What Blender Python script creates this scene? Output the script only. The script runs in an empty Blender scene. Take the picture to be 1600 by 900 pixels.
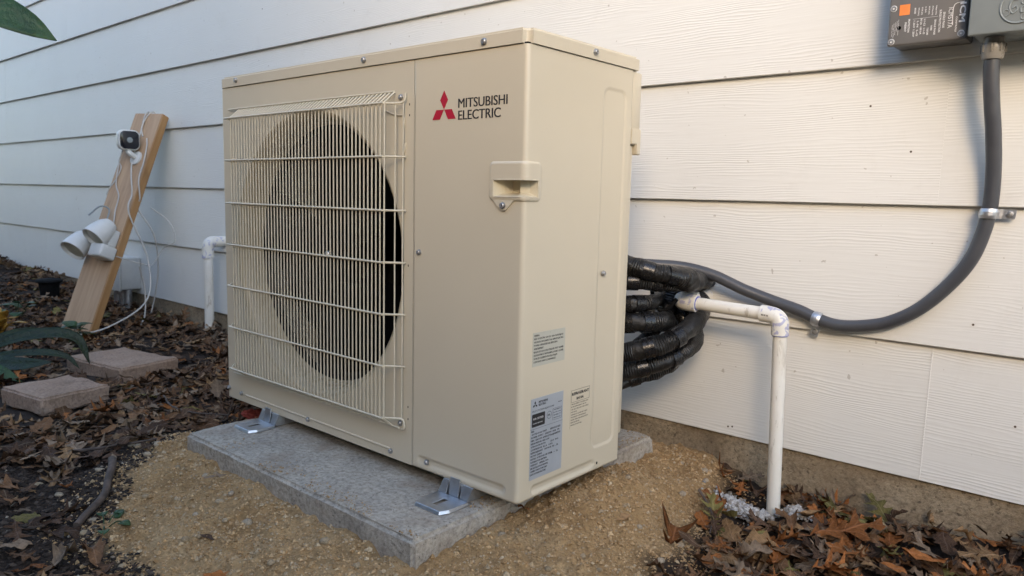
import bpy, bmesh, math, random
import numpy as np
from mathutils import Vector, Matrix, Euler
random.seed(7); rng = np.random.default_rng(11)
R = math.radians
S = bpy.context.scene
COL = S.collection

# ------------------------------------------------------------------ camera
cam = bpy.data.objects.new('camera', bpy.data.cameras.new('camera'))
COL.objects.link(cam); S.camera = cam
cam.matrix_world = Matrix.Translation((0.7695, -0.9104, 0.5114)) @ Matrix.Rotation(0.71538, 4, 'Z') @ Matrix.Rotation(1.44809, 4, 'X') @ Matrix.Rotation(0.02354, 4, 'Z')
cam.data.sensor_width = 36.0
cam.data.lens = 1167.55 / 1600 * 36
cam.data.clip_start = 0.02; cam.data.clip_end = 400
cam.data.dof.use_dof = True; cam.data.dof.focus_distance = 1.35; cam.data.dof.aperture_fstop = 9.0

# ------------------------------------------------------------------ sky and sun
SUN_AZ, SUN_EL = R(-58), R(22)       # azimuth measured from +X, negative = towards the viewer's side
W = bpy.data.worlds.new('World'); S.world = W; W.use_nodes = True
nt = W.node_tree; nt.nodes.clear()
sky = nt.nodes.new('ShaderNodeTexSky'); sky.sky_type = 'NISHITA'; sky.sun_disc = False
sky.sun_elevation = SUN_EL; sky.sun_rotation = R(90) - SUN_AZ
sky.air_density = 1.0; sky.dust_density = 1.2; sky.ozone_density = 1.2
bg = nt.nodes.new('ShaderNodeBackground'); bg.inputs[1].default_value = 0.15
wo = nt.nodes.new('ShaderNodeOutputWorld')
nt.links.new(sky.outputs[0], bg.inputs[0]); nt.links.new(bg.outputs[0], wo.inputs[0])
sl = bpy.data.lights.new('sun', 'SUN'); sl.energy = 0.5; sl.angle = R(15); sl.color = (0.86, 0.61, 0.36)
sun = bpy.data.objects.new('sun', sl); COL.objects.link(sun)
sd = Vector((math.cos(SUN_AZ) * math.cos(SUN_EL), math.sin(SUN_AZ) * math.cos(SUN_EL), math.sin(SUN_EL)))
sun.rotation_euler = sd.to_track_quat('Z', 'Y').to_euler()
S.view_settings.view_transform = 'Standard'; S.view_settings.look = 'None'
S.view_settings.gamma = 1.0; S.view_settings.exposure = 1.92
try: S.view_settings.use_curve_mapping = False
except Exception: pass

# ------------------------------------------------------------------ materials
class NT:
    def __init__(s, m):
        s.t = m.node_tree; s.n = s.t.nodes; s.l = s.t.links
        s.b = s.n['Principled BSDF']
    def new(s, kind, **kw):
        x = s.n.new('ShaderNode' + kind)
        for k, v in kw.items():
            if k.startswith('i_'): x.inputs[k[2:].replace('_', ' ')].default_value = v
            else: setattr(x, k, v)
        return x
    def link(s, a, b): s.l.new(a, b)
    def coords(s, scale=(1, 1, 1), which='Object', rand=False):
        tc = s.new('TexCoord'); mp = s.new('Mapping'); mp.inputs['Scale'].default_value = scale
        s.link(tc.outputs[which], mp.inputs['Vector'])
        if rand:
            oi = s.new('ObjectInfo'); ml = s.new('Math', operation='MULTIPLY'); ml.inputs[1].default_value = 37.0
            s.link(oi.outputs['Random'], ml.inputs[0])
            cb = s.new('CombineXYZ'); s.link(ml.outputs[0], cb.inputs[0]); s.link(ml.outputs[0], cb.inputs[1]); s.link(ml.outputs[0], cb.inputs[2])
            s.link(cb.outputs[0], mp.inputs['Location'])
        return mp.outputs[0]
    def noise(s, vec, scale, detail=4, rough=.55, dist=0.0):
        x = s.new('TexNoise'); x.inputs['Scale'].default_value = scale; x.inputs['Detail'].default_value = detail
        x.inputs['Roughness'].default_value = rough; x.inputs['Distortion'].default_value = dist
        s.link(vec, x.inputs['Vector']); return x.outputs['Fac']
    def ramp(s, fac, stops):
        x = s.new('ValToRGB'); e = x.color_ramp.elements
        while len(e) < len(stops): e.new(.5)
        for el, (p, c) in zip(e, stops):
            el.position = p; el.color = (c, c, c, 1) if not hasattr(c, '__len__') else (*c, 1)
        s.link(fac, x.inputs[0]); return x.outputs[0]
    def mix(s, fac, a, b, mode='MIX'):
        x = s.new('MixRGB', blend_type=mode)
        for inp, v in zip(x.inputs, (fac, a, b)):
            if hasattr(v, 'is_linked'): s.link(v, inp)
            elif hasattr(v, '__len__'): inp.default_value = (*v[:3], 1)
            else: inp.default_value = v
        return x.outputs[0]
    def math(s, op, a, b=0.0):
        x = s.new('Math', operation=op)
        for inp, v in zip(x.inputs, (a, b)):
            if hasattr(v, 'is_linked'): s.link(v, inp)
            else: inp.default_value = v
        return x.outputs[0]
    def bump(s, h, strength, dist=.01, prev=None):
        x = s.new('Bump'); x.inputs['Strength'].default_value = strength; x.inputs['Distance'].default_value = dist
        s.link(h, x.inputs['Height'])
        if prev is not None: s.link(prev, x.inputs['Normal'])
        s.link(x.outputs[0], s.b.inputs['Normal']); return x.outputs[0]
    def color(s, c): s.link(c, s.b.inputs['Base Color'])
    def rough(s, c): s.link(c, s.b.inputs['Roughness'])

def M(name, col=(.5, .5, .5), rough=.5, metal=0.0, spec=.5):
    m = bpy.data.materials.new(name); m.use_nodes = True
    b = m.node_tree.nodes['Principled BSDF']
    b.inputs['Base Color'].default_value = (*col, 1); b.inputs['Roughness'].default_value = rough
    b.inputs['Metallic'].default_value = metal; b.inputs['Specular IOR Level'].default_value = spec
    return m, NT(m)

def simple(name, col, rough=.5, metal=0.0, var=.12, vscale=30, bump=0.0, bscale=200, spec=.5):
    m, t = M(name, col, rough, metal, spec)
    v = t.coords()
    n = t.noise(v, vscale, 4)
    lo = tuple(c * (1 - var) for c in col); hi = tuple(min(1, c * (1 + var)) for c in col)
    t.color(t.ramp(n, [(.3, lo), (.7, hi)]))
    r = t.noise(v, vscale * 2.3, 3); t.rough(t.ramp(r, [(.3, max(.02, rough - .08)), (.7, min(1, rough + .08))]))
    if bump: t.bump(t.noise(v, bscale, 4), bump, .002)
    return m

MAT = {}
# casing: ivory baked enamel
m, t = M('ivory_enamel', (.50, .455, .365), .32)
v = t.coords(); n = t.noise(v, 3.0, 3)
t.color(t.ramp(n, [(.3, (.585, .518, .390)), (.7, (.615, .545, .412))]))
n2 = t.noise(v, 9, 4); t.rough(t.ramp(n2, [(.3, .28), (.7, .31)]))
bn = t.bump(t.noise(v, 3.0, 1), .10, .02); t.bump(t.noise(v, 900, 2), .05, .0005, bn)
t.b.inputs['Coat Weight'].default_value = .12; t.b.inputs['Coat Roughness'].default_value = .15
MAT['ivory'] = m
MAT['wire'] = simple('ivory_wire_coating', (.60, .54, .41), .35, var=.06)
MAT['bell'] = simple('ivory_plastic_shroud', (.47, .40, .275), .28, var=.05)
MAT['pocket'] = simple('cream_plastic', (.60, .53, .38), .4, var=.04)
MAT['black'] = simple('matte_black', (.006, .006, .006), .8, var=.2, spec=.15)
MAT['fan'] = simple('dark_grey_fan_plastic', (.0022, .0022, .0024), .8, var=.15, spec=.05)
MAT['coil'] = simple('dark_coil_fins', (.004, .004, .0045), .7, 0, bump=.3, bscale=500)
MAT['ink'] = simple('black_ink', (.015, .015, .017), .5, var=.05)
MAT['red'] = simple('red_print', (.42, .012, .035), .4, var=.05)
MAT['whiteprint'] = simple('white_print', (.72, .72, .72), .6, var=.05)
MAT['orange_sticker'] = simple('orange_sticker', (.85, .25, .06), .5, var=.1)
MAT['silver_label'] = simple('silver_foil_label', (.40, .43, .46), .4, .15, var=.04)
MAT['pale_label'] = simple('pale_film_label', (.47, .46, .385), .35, var=.04)
MAT['zinc'] = simple('galvanised_steel', (.58, .60, .63), .42, 1.0, var=.12, vscale=60, bump=.1, bscale=90)
MAT['screw'] = simple('zinc_screw', (.42, .42, .42), .38, .9, var=.2, vscale=300)
MAT['grey_box'] = simple('grey_enamel_box', (.23, .255, .255), .38, var=.05, bump=.05, bscale=600)
MAT['grey_plastic'] = simple('grey_abs_plastic', (.155, .15, .145), .45, var=.05, bump=.1, bscale=900)
MAT['grey_nut'] = simple('grey_nylon_fitting', (.24, .225, .20), .3, var=.05)
m, t = M('grey_conduit_pvc', (.075, .08, .092), .38)
v = t.coords(); t.color(t.ramp(t.noise(v, 14, 4), [(.3, (.050, .053, .062)), (.7, (.070, .073, .080))]))
t.rough(t.ramp(t.noise(v, 40, 3), [(.3, .32), (.7, .48)])); t.bump(t.noise(v, 60, 2), .12, .004)
MAT['conduit'] = m

# PVC with grime and violet primer smears
def pvc(name, smear):
    m, t = M(name, (.74, .72, .64), .35)
    v = t.coords()
    base = t.ramp(t.noise(v, 7, 5, .6), [(.25, (.70, .66, .56)), (.6, (.78, .76, .69))])
    vv = t.coords((1, 1, .25)); d = t.ramp(t.noise(vv, 55, 5, .7, .8), [(.58, 0.0), (.68, 1.0)])
    base = t.mix(t.math('MULTIPLY', d, .5), base, (.28, .22, .15))
    if smear:
        s_ = t.ramp(t.noise(v, 48, 3, .5, 1.2), [(.56, 0.0), (.62, 1.0)])
        base = t.mix(t.math('MULTIPLY', s_, smear), base, (.20, .22, .50))
    t.color(base); t.bump(t.noise(v, 120, 3), .04, .002)
    return m
MAT['pvc'] = pvc('white_pvc', 0.0); MAT['pvc_fit'] = pvc('white_pvc_fitting', .6)
MAT['primer'] = simple('blue_primer', (.06, .09, .42), .4, var=.3, vscale=120)

# lap siding: white paint over embossed cedar grain
m, t = M('painted_lap_siding', (.80, .785, .74), .42)
v = t.coords((1, 1, 1), rand=True)
warp = t.noise(t.coords((.9, 1, 5), rand=True), 2.2, 3, .55)
sep = t.new('SeparateXYZ'); t.link(v, sep.inputs[0])
amp = t.math('MULTIPLY', warp, .05)
zz = t.math('ADD', sep.outputs[2], amp)
fine = t.noise(t.coords((3.5, 1, 60), rand=True), 1.6, 2, .5)
zz = t.math('ADD', zz, t.math('MULTIPLY', fine, .004))
sw = t.math('SINE', t.math('MULTIPLY', zz, 1080.0))
ridge = t.math('POWER', t.math('ADD', t.math('MULTIPLY', sw, .5), .5), 1.6)
fade = t.ramp(t.noise(t.coords((1.6, 1, 9), rand=True), 2.0, 3), [(.40, .03), (.64, 1.0)])
h = t.math('MULTIPLY', ridge, fade)
streak = t.noise(t.coords((9, 1, 130), rand=True), 1.0, 3, .6)
h2 = t.math('ADD', h, t.math('MULTIPLY', streak, .9))
t.bump(h2, .175, .0026)
dirt = t.noise(v, 1.6, 5, .6)
base = t.ramp(dirt, [(.3, (.715, .705, .658)), (.7, (.752, .744, .70))])
splash = t.ramp(t.noise(v, 5, 7, .8, .5), [(.56, 0.0), (.80, 1.0)]); base = t.mix(t.math('MULTIPLY', splash, .16), base, (.42, .37, .29))
specks = t.ramp(t.noise(v, 70, 2, .4), [(.745, 0.0), (.765, 1.0)])
base = t.mix(t.math('MULTIPLY', specks, .55), base, (.35, .31, .25))
t.color(base)
MAT['siding'] = m

def stone(name, stops, scale, bscale, bstr, rough=.9, pits=0.0, dist=.006, stain=None):
    m, t = M(name, stops[0][1], rough, 0, .25)
    v = t.coords()
    c = t.ramp(t.noise(v, scale, 8, .65), stops)
    fine = t.ramp(t.noise(v, scale * 14, 4, .65), [(.28, .55), (.5, 1.0), (.72, 1.28)])
    c = t.mix(1.0, c, fine, 'MULTIPLY')
    if pits:
        p = t.ramp(t.noise(v, pits, 2, .5), [(.30, 1.0), (.36, 0.0)])
        c = t.mix(t.math('MULTIPLY', p, .7), c, tuple(x * .35 for x in stops[0][1]))
    if stain:
        q = t.ramp(t.noise(v, 4.5, 6, .7, .6), [(.50, 0.0), (.68, 1.0)]); c = t.mix(t.math('MULTIPLY', q, .75), c, stain)
        q = t.ramp(t.noise(v, 11, 6, .75), [(.56, 0.0), (.70, 1.0)]); c = t.mix(t.math('MULTIPLY', q, .5), c, tuple(x * .45 for x in stain))
    t.color(c)
    b1 = t.bump(t.noise(v, bscale, 8, .7), bstr, dist)
    return m
MAT['pad'] = stone('grey_cast_concrete', [(.25, (.345, .305, .255)), (.5, (.445, .395, .325)), (.62, (.49, .435, .355)), (.8, (.42, .32, .225))], 8, 120, .9, pits=170, dist=.006, stain=(.29, .215, .145))
MAT['foundation'] = stone('stained_concrete_footing', [(.25, (.20, .155, .105)), (.5, (.30, .235, .155)), (.75, (.38, .315, .22))], 8, 60, .9, pits=110, dist=.009, stain=(.26, .19, .115))
MAT['paver'] = stone('pinkish_sandstone_paver', [(.25, (.29, .20, .145)), (.6, (.37, .265, .195)), (.8, (.43, .35, .29))], 9, 60, .7, stain=(.25, .17, .115))
MAT['rock'] = stone('limestone_rock', [(.3, (.20, .17, .14)), (.7, (.32, .28, .23))], 12, 60, .6)

# ground: dark mulch soil, tan caliche where the attribute says so
m, t = M('soil', (.05, .04, .03), .95, 0, .2)
v = t.coords()
dark = t.ramp(t.noise(v, 30, 8, .7), [(.3, (.018, .013, .010)), (.55, (.045, .032, .024)), (.75, (.085, .062, .045))])
tan = t.ramp(t.noise(v, 9, 8, .65), [(.25, (.28, .165, .070)), (.5, (.42, .272, .13)), (.78, (.51, .365, .20))])
tfine = t.ramp(t.noise(v, 150, 5, .65), [(.3, .70), (.7, 1.25)]); tan = t.mix(1.0, tan, tfine, 'MULTIPLY')
at = t.new('Attribute', attribute_name='tan')
t.color(t.mix(at.outputs['Fac'], dark, tan))
b1 = t.bump(t.noise(v, 60, 8, .75), .8, .012); t.bump(t.noise(v, 330, 3, .6), .5, .003, b1)
MAT['soil'] = m

def veins(t):
    tc = t.new('TexCoord'); sx = t.new('SeparateXYZ'); t.link(tc.outputs['UV'], sx.inputs[0])
    av = t.math('ABSOLUTE', sx.outputs[1])
    mid = t.ramp(av, [(.006, 1.0), (.020, 0.0)])
    side = t.math('SINE', t.math('MULTIPLY', t.math('SUBTRACT', sx.outputs[0], t.math('MULTIPLY', av, 1.1)), 44.0))
    side = t.ramp(side, [(.86, 0.0), (.99, .6)])
    return t.math('MAXIMUM', mid, side)
def vcol_mat(name, rough, bscale=120, bstr=.3, spec=.3, attr='tint', vein=0):
    m, t = M(name, (.2, .15, .1), rough, 0, spec)
    v = t.coords(); at = t.new('Attribute', attribute_name=attr)
    f = t.ramp(t.noise(v, bscale, 4, .6), [(.3, .68), (.7, 1.28)])
    c = t.mix(1.0, at.outputs['Color'], f, 'MULTIPLY')
    if vein:
        vn = veins(t); c = t.mix(t.math('MULTIPLY', vn, .35), c, (.30, .22, .14)); t.color(c)
        t.bump(t.math('ADD', t.noise(v, bscale * 1.5, 3), t.math('MULTIPLY', vn, .8)), bstr, .002)
    else:
        t.color(c); t.bump(t.noise(v, bscale * 1.5, 3), bstr, .002)
    return m
MAT['leafstuff'] = vcol_mat('leaf_litter', .75, spec=.15, vein=1)
MAT['pebblestuff'] = vcol_mat('pebbles', .9, 300, .5, .2)

def leaf_mat(name, col, rough=.55, spots=.5, green=False):
    m, t = M(name, col, rough if green else .72, 0, .35 if green else .18)
    v = t.coords(rand=True)
    lo = tuple(c * .62 for c in col); hi = tuple(min(1, c * 1.35) for c in col)
    c = t.ramp(t.noise(v, 38 if green else 4, 5, .6), [(.3, lo), (.7, hi)])
    s_ = t.ramp(t.noise(v, 90 if green else 11, 3), [(.60, 0.0), (.68, 1.0)]); c = t.mix(t.math('MULTIPLY', s_, spots), c, tuple(x * .4 for x in col))
    if not green:
        oi = t.new('ObjectInfo'); hs = t.new('HueSaturation')
        t.link(t.ramp(oi.outputs['Random'], [(0, .55), (1, 1.3)]), hs.inputs['Value']); t.link(c, hs.inputs['Color']); c = hs.outputs[0]
    hgt_ = t.noise(t.coords((1, 1, 1)), 120 if green else 14, 3)
    if not green:
        vn = veins(t); c = t.mix(t.math('MULTIPLY', vn, .4), c, tuple(min(1, x * 1.5 + .05) for x in col)); hgt_ = t.math('ADD', hgt_, t.math('MULTIPLY', vn, .6))
    t.color(c); t.bump(hgt_, .35, .02)
    return m
LEAFCOL = {'rust-orange': (.25, .092, .026), 'brown': (.155, .082, .040), 'dark brown': (.078, .044, .026),
           'greyish tan': (.205, .145, .095), 'tan': (.25, .15, .072), 'olive': (.15, .125, .040)}
LEAFMAT = {k: leaf_mat(k.replace(' ', '_') + '_dry_leaf', c) for k, c in LEAFCOL.items()}
MAT['dark_green'] = leaf_mat('dark_glossy_green_leaf', (.011, .022, .006), .38, .2, True)
MAT['mid_green'] = leaf_mat('mid_green_leaf', (.026, .062, .018), .42, .2, True)
MAT['yellow_leaf'] = leaf_mat('yellow_variegated_leaf', (.36, .20, .03), .45, .6, True)
MAT['red_leaf'] = leaf_mat('dull_red_leaf', (.22, .045, .035), .5, .3)
MAT['bark'] = simple('grey_brown_bark', (.085, .062, .048), .85, var=.4, vscale=50, bump=.6, bscale=90)

# lumber
def lumber(name, lo, hi):
    m, t = M(name, lo, .6)
    v = t.coords((55, 55, 3.5)); n = t.noise(v, 1.0, 5, .6, .6)
    c = t.ramp(n, [(.3, lo), (.7, hi)])
    k = t.ramp(t.noise(t.coords((9, 9, 3)), 1.2, 3), [(.60, 0.0), (.70, 1.0)]); c = t.mix(t.math('MULTIPLY', k, .6), c, tuple(x * .4 for x in lo))
    t.color(c); t.bump(n, .2, .003); return m
MAT['wood'] = lumber('weathered_pine_face', (.38, .235, .13), (.52, .35, .21))
MAT['wood_edge'] = lumber('sawn_pine_edge', (.30, .15, .05), (.42, .235, .095))
MAT['white_plastic'] = simple('white_plastic', (.62, .61, .57), .35, var=.04)
MAT['lens'] = simple('dark_glossy_lens', (.008, .009, .014), .12, var=.1)
MAT['cable'] = simple('white_cable_jacket', (.50, .47, .42), .5, var=.1)
MAT['foam'] = None
m, t = M('black_taped_insulation', (.016, .016, .017), .38, 0, .5)
tc = t.new('TexCoord'); mp = t.new('Mapping'); mp.inputs['Scale'].default_value = (1, 1, 1); t.link(tc.outputs['UV'], mp.inputs[0])
sx = t.new('SeparateXYZ'); t.link(mp.outputs[0], sx.inputs[0])
ob = t.coords()
wv = t.math('ADD', t.math('MULTIPLY', sx.outputs[1], 1250.0), t.math('ADD', t.math('MULTIPLY', t.noise(ob, 30, 3), 9.0), t.math('MULTIPLY', sx.outputs[0], 2.0)))
hh = t.math('ADD', t.math('MULTIPLY', t.math('SINE', wv), t.ramp(t.noise(ob, 14, 2), [(.44, .0), (.62, .45)])), t.math('MULTIPLY', t.noise(ob, 55, 4, .6), 1.0))
t.bump(hh, .9, .0035)
t.color(t.ramp(t.noise(ob, 90, 4, .7), [(.45, (.006, .006, .006)), (.75, (.022, .020, .018))]))
t.rough(t.ramp(t.noise(ob, 25, 3), [(.35, .28), (.65, .6)]))
MAT['foam'] = m

# ------------------------------------------------------------------ mesh helpers
def link(o, parent=None):
    COL.objects.link(o)
    if parent is not None: o.parent = parent
    return o
def tag(o, label, cat=None, group=None, kind=None):
    if label: o['label'] = label
    if cat: o['category'] = cat
    if group: o['group'] = group
    if kind: o['kind'] = kind
    return o
def empty(name, loc=(0, 0, 0)):
    o = bpy.data.objects.new(name, None); o.empty_display_size = .05; o.location = loc; COL.objects.link(o); return o
def mesh(name, verts, faces, mat, parent=None, smooth=False, uvs=None):
    me = bpy.data.meshes.new(name); me.from_pydata([tuple(v) for v in verts], [], faces); me.update()
    if mat is not None: me.materials.append(mat)
    if smooth:
        for p in me.polygons: p.use_smooth = True
    if uvs is not None:
        ul = me.uv_layers.new(name='UVMap')
        for lp in me.loops: ul.data[lp.index].uv = uvs[lp.vertex_index]
    o = bpy.data.objects.new(name, me); link(o, None)
    if parent is not None:
        o.parent = parent
        o.matrix_parent_inverse = parent_inv(parent)
    return o
def parent_inv(p):
    m = Matrix.Translation(p.location) if p.parent is None else p.matrix_parent_inverse.copy()
    # parents are never rotated or scaled in this file except where handled locally
    if p.parent is not None:
        return Matrix.Identity(4) if p.parent.location.length == 0 and p.location.length == 0 else (Matrix.Translation(p.parent.location) @ p.matrix_parent_inverse @ Matrix.Translation(p.location)).inverted()
    return m.inverted()
def bm_obj(name, bm, mat, parent=None, smooth=False, auto=None):
    me = bpy.data.meshes.new(name); bm.normal_update(); bm.to_mesh(me); bm.free()
    mats = mat if isinstance(mat, (list, tuple)) else [mat]
    for x in mats: me.materials.append(x)
    if smooth:
        for p in me.polygons: p.use_smooth = True
        if auto is not None: me.set_sharp_from_angle(angle=R(auto))
    o = bpy.data.objects.new(name, me); link(o)
    if parent is not None: o.parent = parent; o.matrix_parent_inverse = parent_inv(parent)
    return o
def box(name, lo, hi, mat, parent=None, bev=0.0, seg=2, frame=None):
    bm = bmesh.new(); bmesh.ops.create_cube(bm, size=1.0)
    lo = Vector(lo); hi = Vector(hi)
    for v in bm.verts: v.co = Vector(((lo[i] + hi[i]) / 2 + v.co[i] * (hi[i] - lo[i])) for i in range(3)) if False else Vector([(lo[i] + hi[i]) / 2 + v.co[i] * (hi[i] - lo[i]) for i in range(3)])
    if bev: bmesh.ops.bevel(bm, geom=list(bm.edges), offset=bev, segments=seg, affect='EDGES', profile=.5)
    if frame is not None: bmesh.ops.transform(bm, matrix=frame, verts=bm.verts)
    return bm_obj(name, bm, mat, parent, smooth=bool(bev), auto=40)
def catmull(pts, n):
    P = [Vector(p) for p in pts]; P = [P[0] * 2 - P[1]] + P + [P[-1] * 2 - P[-2]]; out = []
    for i in range(1, len(P) - 2):
        for k in range(n):
            u = k / n; a, b, c, d = P[i - 1], P[i], P[i + 1], P[i + 2]
            out.append(.5 * ((2 * b) + (c - a) * u + (2 * a - 5 * b + 4 * c - d) * u * u + (3 * b - a - 3 * c + d) * u ** 3))
    out.append(P[-2]); return out
def sweep_data(path, rad, seg=12, caps=True):
    n = len(path); V = []; F = []; UV = []; L = 0
    up = None
    for i, p in enumerate(path):
        tdir = (path[min(i + 1, n - 1)] - path[max(i - 1, 0)]).normalized()
        if up is None:
            up = tdir.orthogonal().normalized()
        else:
            up = (up - tdir * up.dot(tdir)).normalized()
        sd_ = tdir.cross(up)
        if i: L += (p - path[i - 1]).length
        r = rad(i / (n - 1)) if callable(rad) else rad
        for k in range(seg):
            a = 2 * math.pi * k / seg
            V.append(p + (up * math.cos(a) + sd_ * math.sin(a)) * r); UV.append((k / seg, L))
    for i in range(n - 1):
        for k in range(seg):
            a = i * seg + k; b = i * seg + (k + 1) % seg
            F.append((a, b, b + seg, a + seg))
    if caps:
        F.append(tuple(range(seg - 1, -1, -1))); F.append(tuple((n - 1) * seg + k for k in range(seg)))
    return V, F, UV
def tube(name, pts, rad, mat, parent=None, seg=12, n=8, smoothpath=True, caps=True):
    path = catmull(pts, n) if smoothpath and len(pts) > 2 else [Vector(p) for p in pts]
    V, F, UV = sweep_data(path, rad, seg, caps)
    o = mesh(name, V, F, mat, parent, True, UV); o.data.set_sharp_from_angle(angle=R(50)); return o
def lathe(name, prof, mat, origin, axis, parent=None, seg=24, sharp=35):
    ax = Vector(axis).normalized(); u = ax.orthogonal().normalized(); w = ax.cross(u); O = Vector(origin)
    V = []; F = []
    for (r, h) in prof:
        for k in range(seg):
            a = 2 * math.pi * k / seg; V.append(O + ax * h + (u * math.cos(a) + w * math.sin(a)) * r)
    for i in range(len(prof) - 1):
        for k in range(seg):
            a = i * seg + k; b = i * seg + (k + 1) % seg; F.append((a, b, b + seg, a + seg))
    F.append(tuple(range(seg - 1, -1, -1))); F.append(tuple((len(prof) - 1) * seg + k for k in range(seg)))
    o = mesh(name, V, F, mat, parent, True); o.data.set_sharp_from_angle(angle=R(sharp)); return o
def frame(o, x, y, z=None):
    x = Vector(x).normalized(); y = Vector(y).normalized(); z = x.cross(y) if z is None else Vector(z)
    return Matrix(((x[0], y[0], z[0], o[0]), (x[1], y[1], z[1], o[1]), (x[2], y[2], z[2], o[2]), (0, 0, 0, 1)))
def text(name, body, size, fr, mat, parent=None, width=None, bold=0.0, extrude=.0002, align='LEFT', spacing=1.0, height=None, res=2):
    cu = bpy.data.curves.new('t', 'FONT'); cu.body = body; cu.size = size; cu.offset = bold; cu.extrude = extrude
    cu.align_x = align; cu.resolution_u = res; cu.space_character = spacing; cu.space_line = .9
    o = bpy.data.objects.new('t', cu); COL.objects.link(o)
    bpy.context.view_layer.update()
    dg = bpy.context.evaluated_depsgraph_get()
    me = bpy.data.meshes.new_from_object(o.evaluated_get(dg))
    bpy.data.objects.remove(o); bpy.data.curves.remove(cu)
    xs = [v.co.x for v in me.vertices]; ys = [v.co.y for v in me.vertices]
    sx = width / (max(xs) - min(xs)) if width else 1.0
    sy = height / (max(ys) - min(ys)) if height else 1.0
    x0 = min(xs) if width else 0; y0 = min(ys) if height else 0
    me.transform(Matrix.Diagonal((sx, sy, 1, 1)) @ Matrix.Translation((-x0, -y0, 0)))
    me.transform(fr); me.materials.clear(); me.materials.append(mat); me.name = name
    q = bpy.data.objects.new(name, me); link(q)
    if parent is not None: q.parent = parent; q.matrix_parent_inverse = parent_inv(parent)
    return q
def flat(name, pts, fr, mat, parent=None, thick=.0004):
    n = len(pts); V = [fr @ Vector((x, y, 0)) for x, y in pts] + [fr @ Vector((x, y, thick)) for x, y in pts]
    F = [tuple(range(n - 1, -1, -1)), tuple(range(n, 2 * n))] + [(i, (i + 1) % n, n + (i + 1) % n, n + i) for i in range(n)]
    return mesh(name, V, F, mat, parent)
def rrect(x0, y0, x1, y1, r, k=5):
    out = []
    for cx, cy, a0 in ((x1 - r, y1 - r, 0), (x0 + r, y1 - r, 90), (x0 + r, y0 + r, 180), (x1 - r, y0 + r, 270)):
        for i in range(k + 1):
            a = R(a0 + 90 * i / k); out.append((cx + r * math.cos(a), cy + r * math.sin(a)))
    return out
def hexscrew(name, pos, axis, parent, r=.0052):
    return lathe(name, [(r * 1.25, 0), (r * 1.25, .0010), (r * .98, .0014), (r, .0042), (r * .8, .0052), (r * .45, .0052), (r * .3, .0036)], MAT['screw'], pos, axis, parent, seg=12, sharp=30)

# noise
def hash2(ix, iy, seed):
    n = (ix.astype(np.int64) * 374761393 + iy.astype(np.int64) * 668265263 + seed * 1442695041) & 0xffffffff
    n = ((n ^ (n >> 13)) * 1274126177) & 0xffffffff
    return ((n ^ (n >> 16)) & 0xffff) / 65535.0
def vnoise(x, y, seed=0):
    ix = np.floor(x); iy = np.floor(y); fx = x - ix; fy = y - iy
    fx = fx * fx * (3 - 2 * fx); fy = fy * fy * (3 - 2 * fy)
    a = hash2(ix, iy, seed); b = hash2(ix + 1, iy, seed); c = hash2(ix, iy + 1, seed); d = hash2(ix + 1, iy + 1, seed)
    return a + (b - a) * fx + (c - a) * fy + (a - b - c + d) * fx * fy - .5
def sstep(a, b, x):
    t_ = np.clip((x - a) / (b - a), 0, 1); return t_ * t_ * (3 - 2 * t_)

PAD = (-.825, -.066, -.170, .560)      # x0 x1 y0 y1
PADTOP = -.027
def tan_dist(x, y):
    """signed distance-like value of the tan backfill area, positive inside"""
    x = np.asarray(x, float); y = np.asarray(y, float)
    wob = vnoise(x * 7, y * 7, 3) * .10 + vnoise(x * 19, y * 19, 4) * .05
    # left-front limit: line through (-.95,-.10) and (-.38,-.42); right limit: from (.07,.66) to (.22,.10)
    d1 = np.minimum((x + .985) * .734 + (y + .115) * .679, (x + .73) * .138 + (y + .415) * .990)
    n2 = np.array([-.56, -.15]); n2 = n2 / np.linalg.norm(n2)
    d2 = (x - .085) * n2[0] + (y - .60) * n2[1]
    d3 = x + .97 + .15 * sstep(0, .6, y)
    return np.minimum(np.minimum(d1, d2), d3) + wob * .6
def ground_z(x, y, fine=True):
    x = np.asarray(x, float); y = np.asarray(y, float)
    z = -.112 + .075 * sstep(-2.2, -5.3, x) * sstep(-.6, .6, y)
    z = z - .016 * sstep(.05, .2, x) * sstep(.2, .5, y) + .04 * sstep(.42, .70, x) * sstep(.45, .7, y)
    dx = np.maximum(np.maximum(PAD[0] - x, x - PAD[1]), 0); dy = np.maximum(np.maximum(PAD[2] - y, y - PAD[3]), 0)
    d = np.hypot(dx, dy)
    mound = 1 - sstep(0.0, .34, d)
    z = z + .047 * mound
    z = z + .030 * np.exp(-(((x - .0) / .09) ** 2 + ((y - .24) / .20) ** 2)) - .004 * np.exp(-(((x + .06) / .1) ** 2 + ((y + .18) / .1) ** 2))
    if fine:
        td = sstep(-.03, .06, tan_dist(x, y))
        near = 1 - sstep(3, 8, np.hypot(x, y))
        z = z + (vnoise(x * 6, y * 6, 1) * .016 + vnoise(x * 17, y * 17, 2) * .010) * near
        z = z + td * (vnoise(x * 36, y * 36, 5) * .013 + vnoise(x * 92, y * 92, 6) * .0105) + (1 - td) * near * (vnoise(x * 40, y * 40, 7) * .008)
    inside = (x > PAD[0] - .012) & (x < PAD[1] + .012) & (y > PAD[2] - .012) & (y < PAD[3] + .012)
    z = np.where((x > PAD[0] + .01) & (x < PAD[1] - .01) & (y > PAD[2] + .01) & (y < PAD[3] - .01), np.minimum(z, -.05), z)
    return z
def gz(x, y): return float(ground_z(np.array([x]), np.array([y]))[0])

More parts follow.
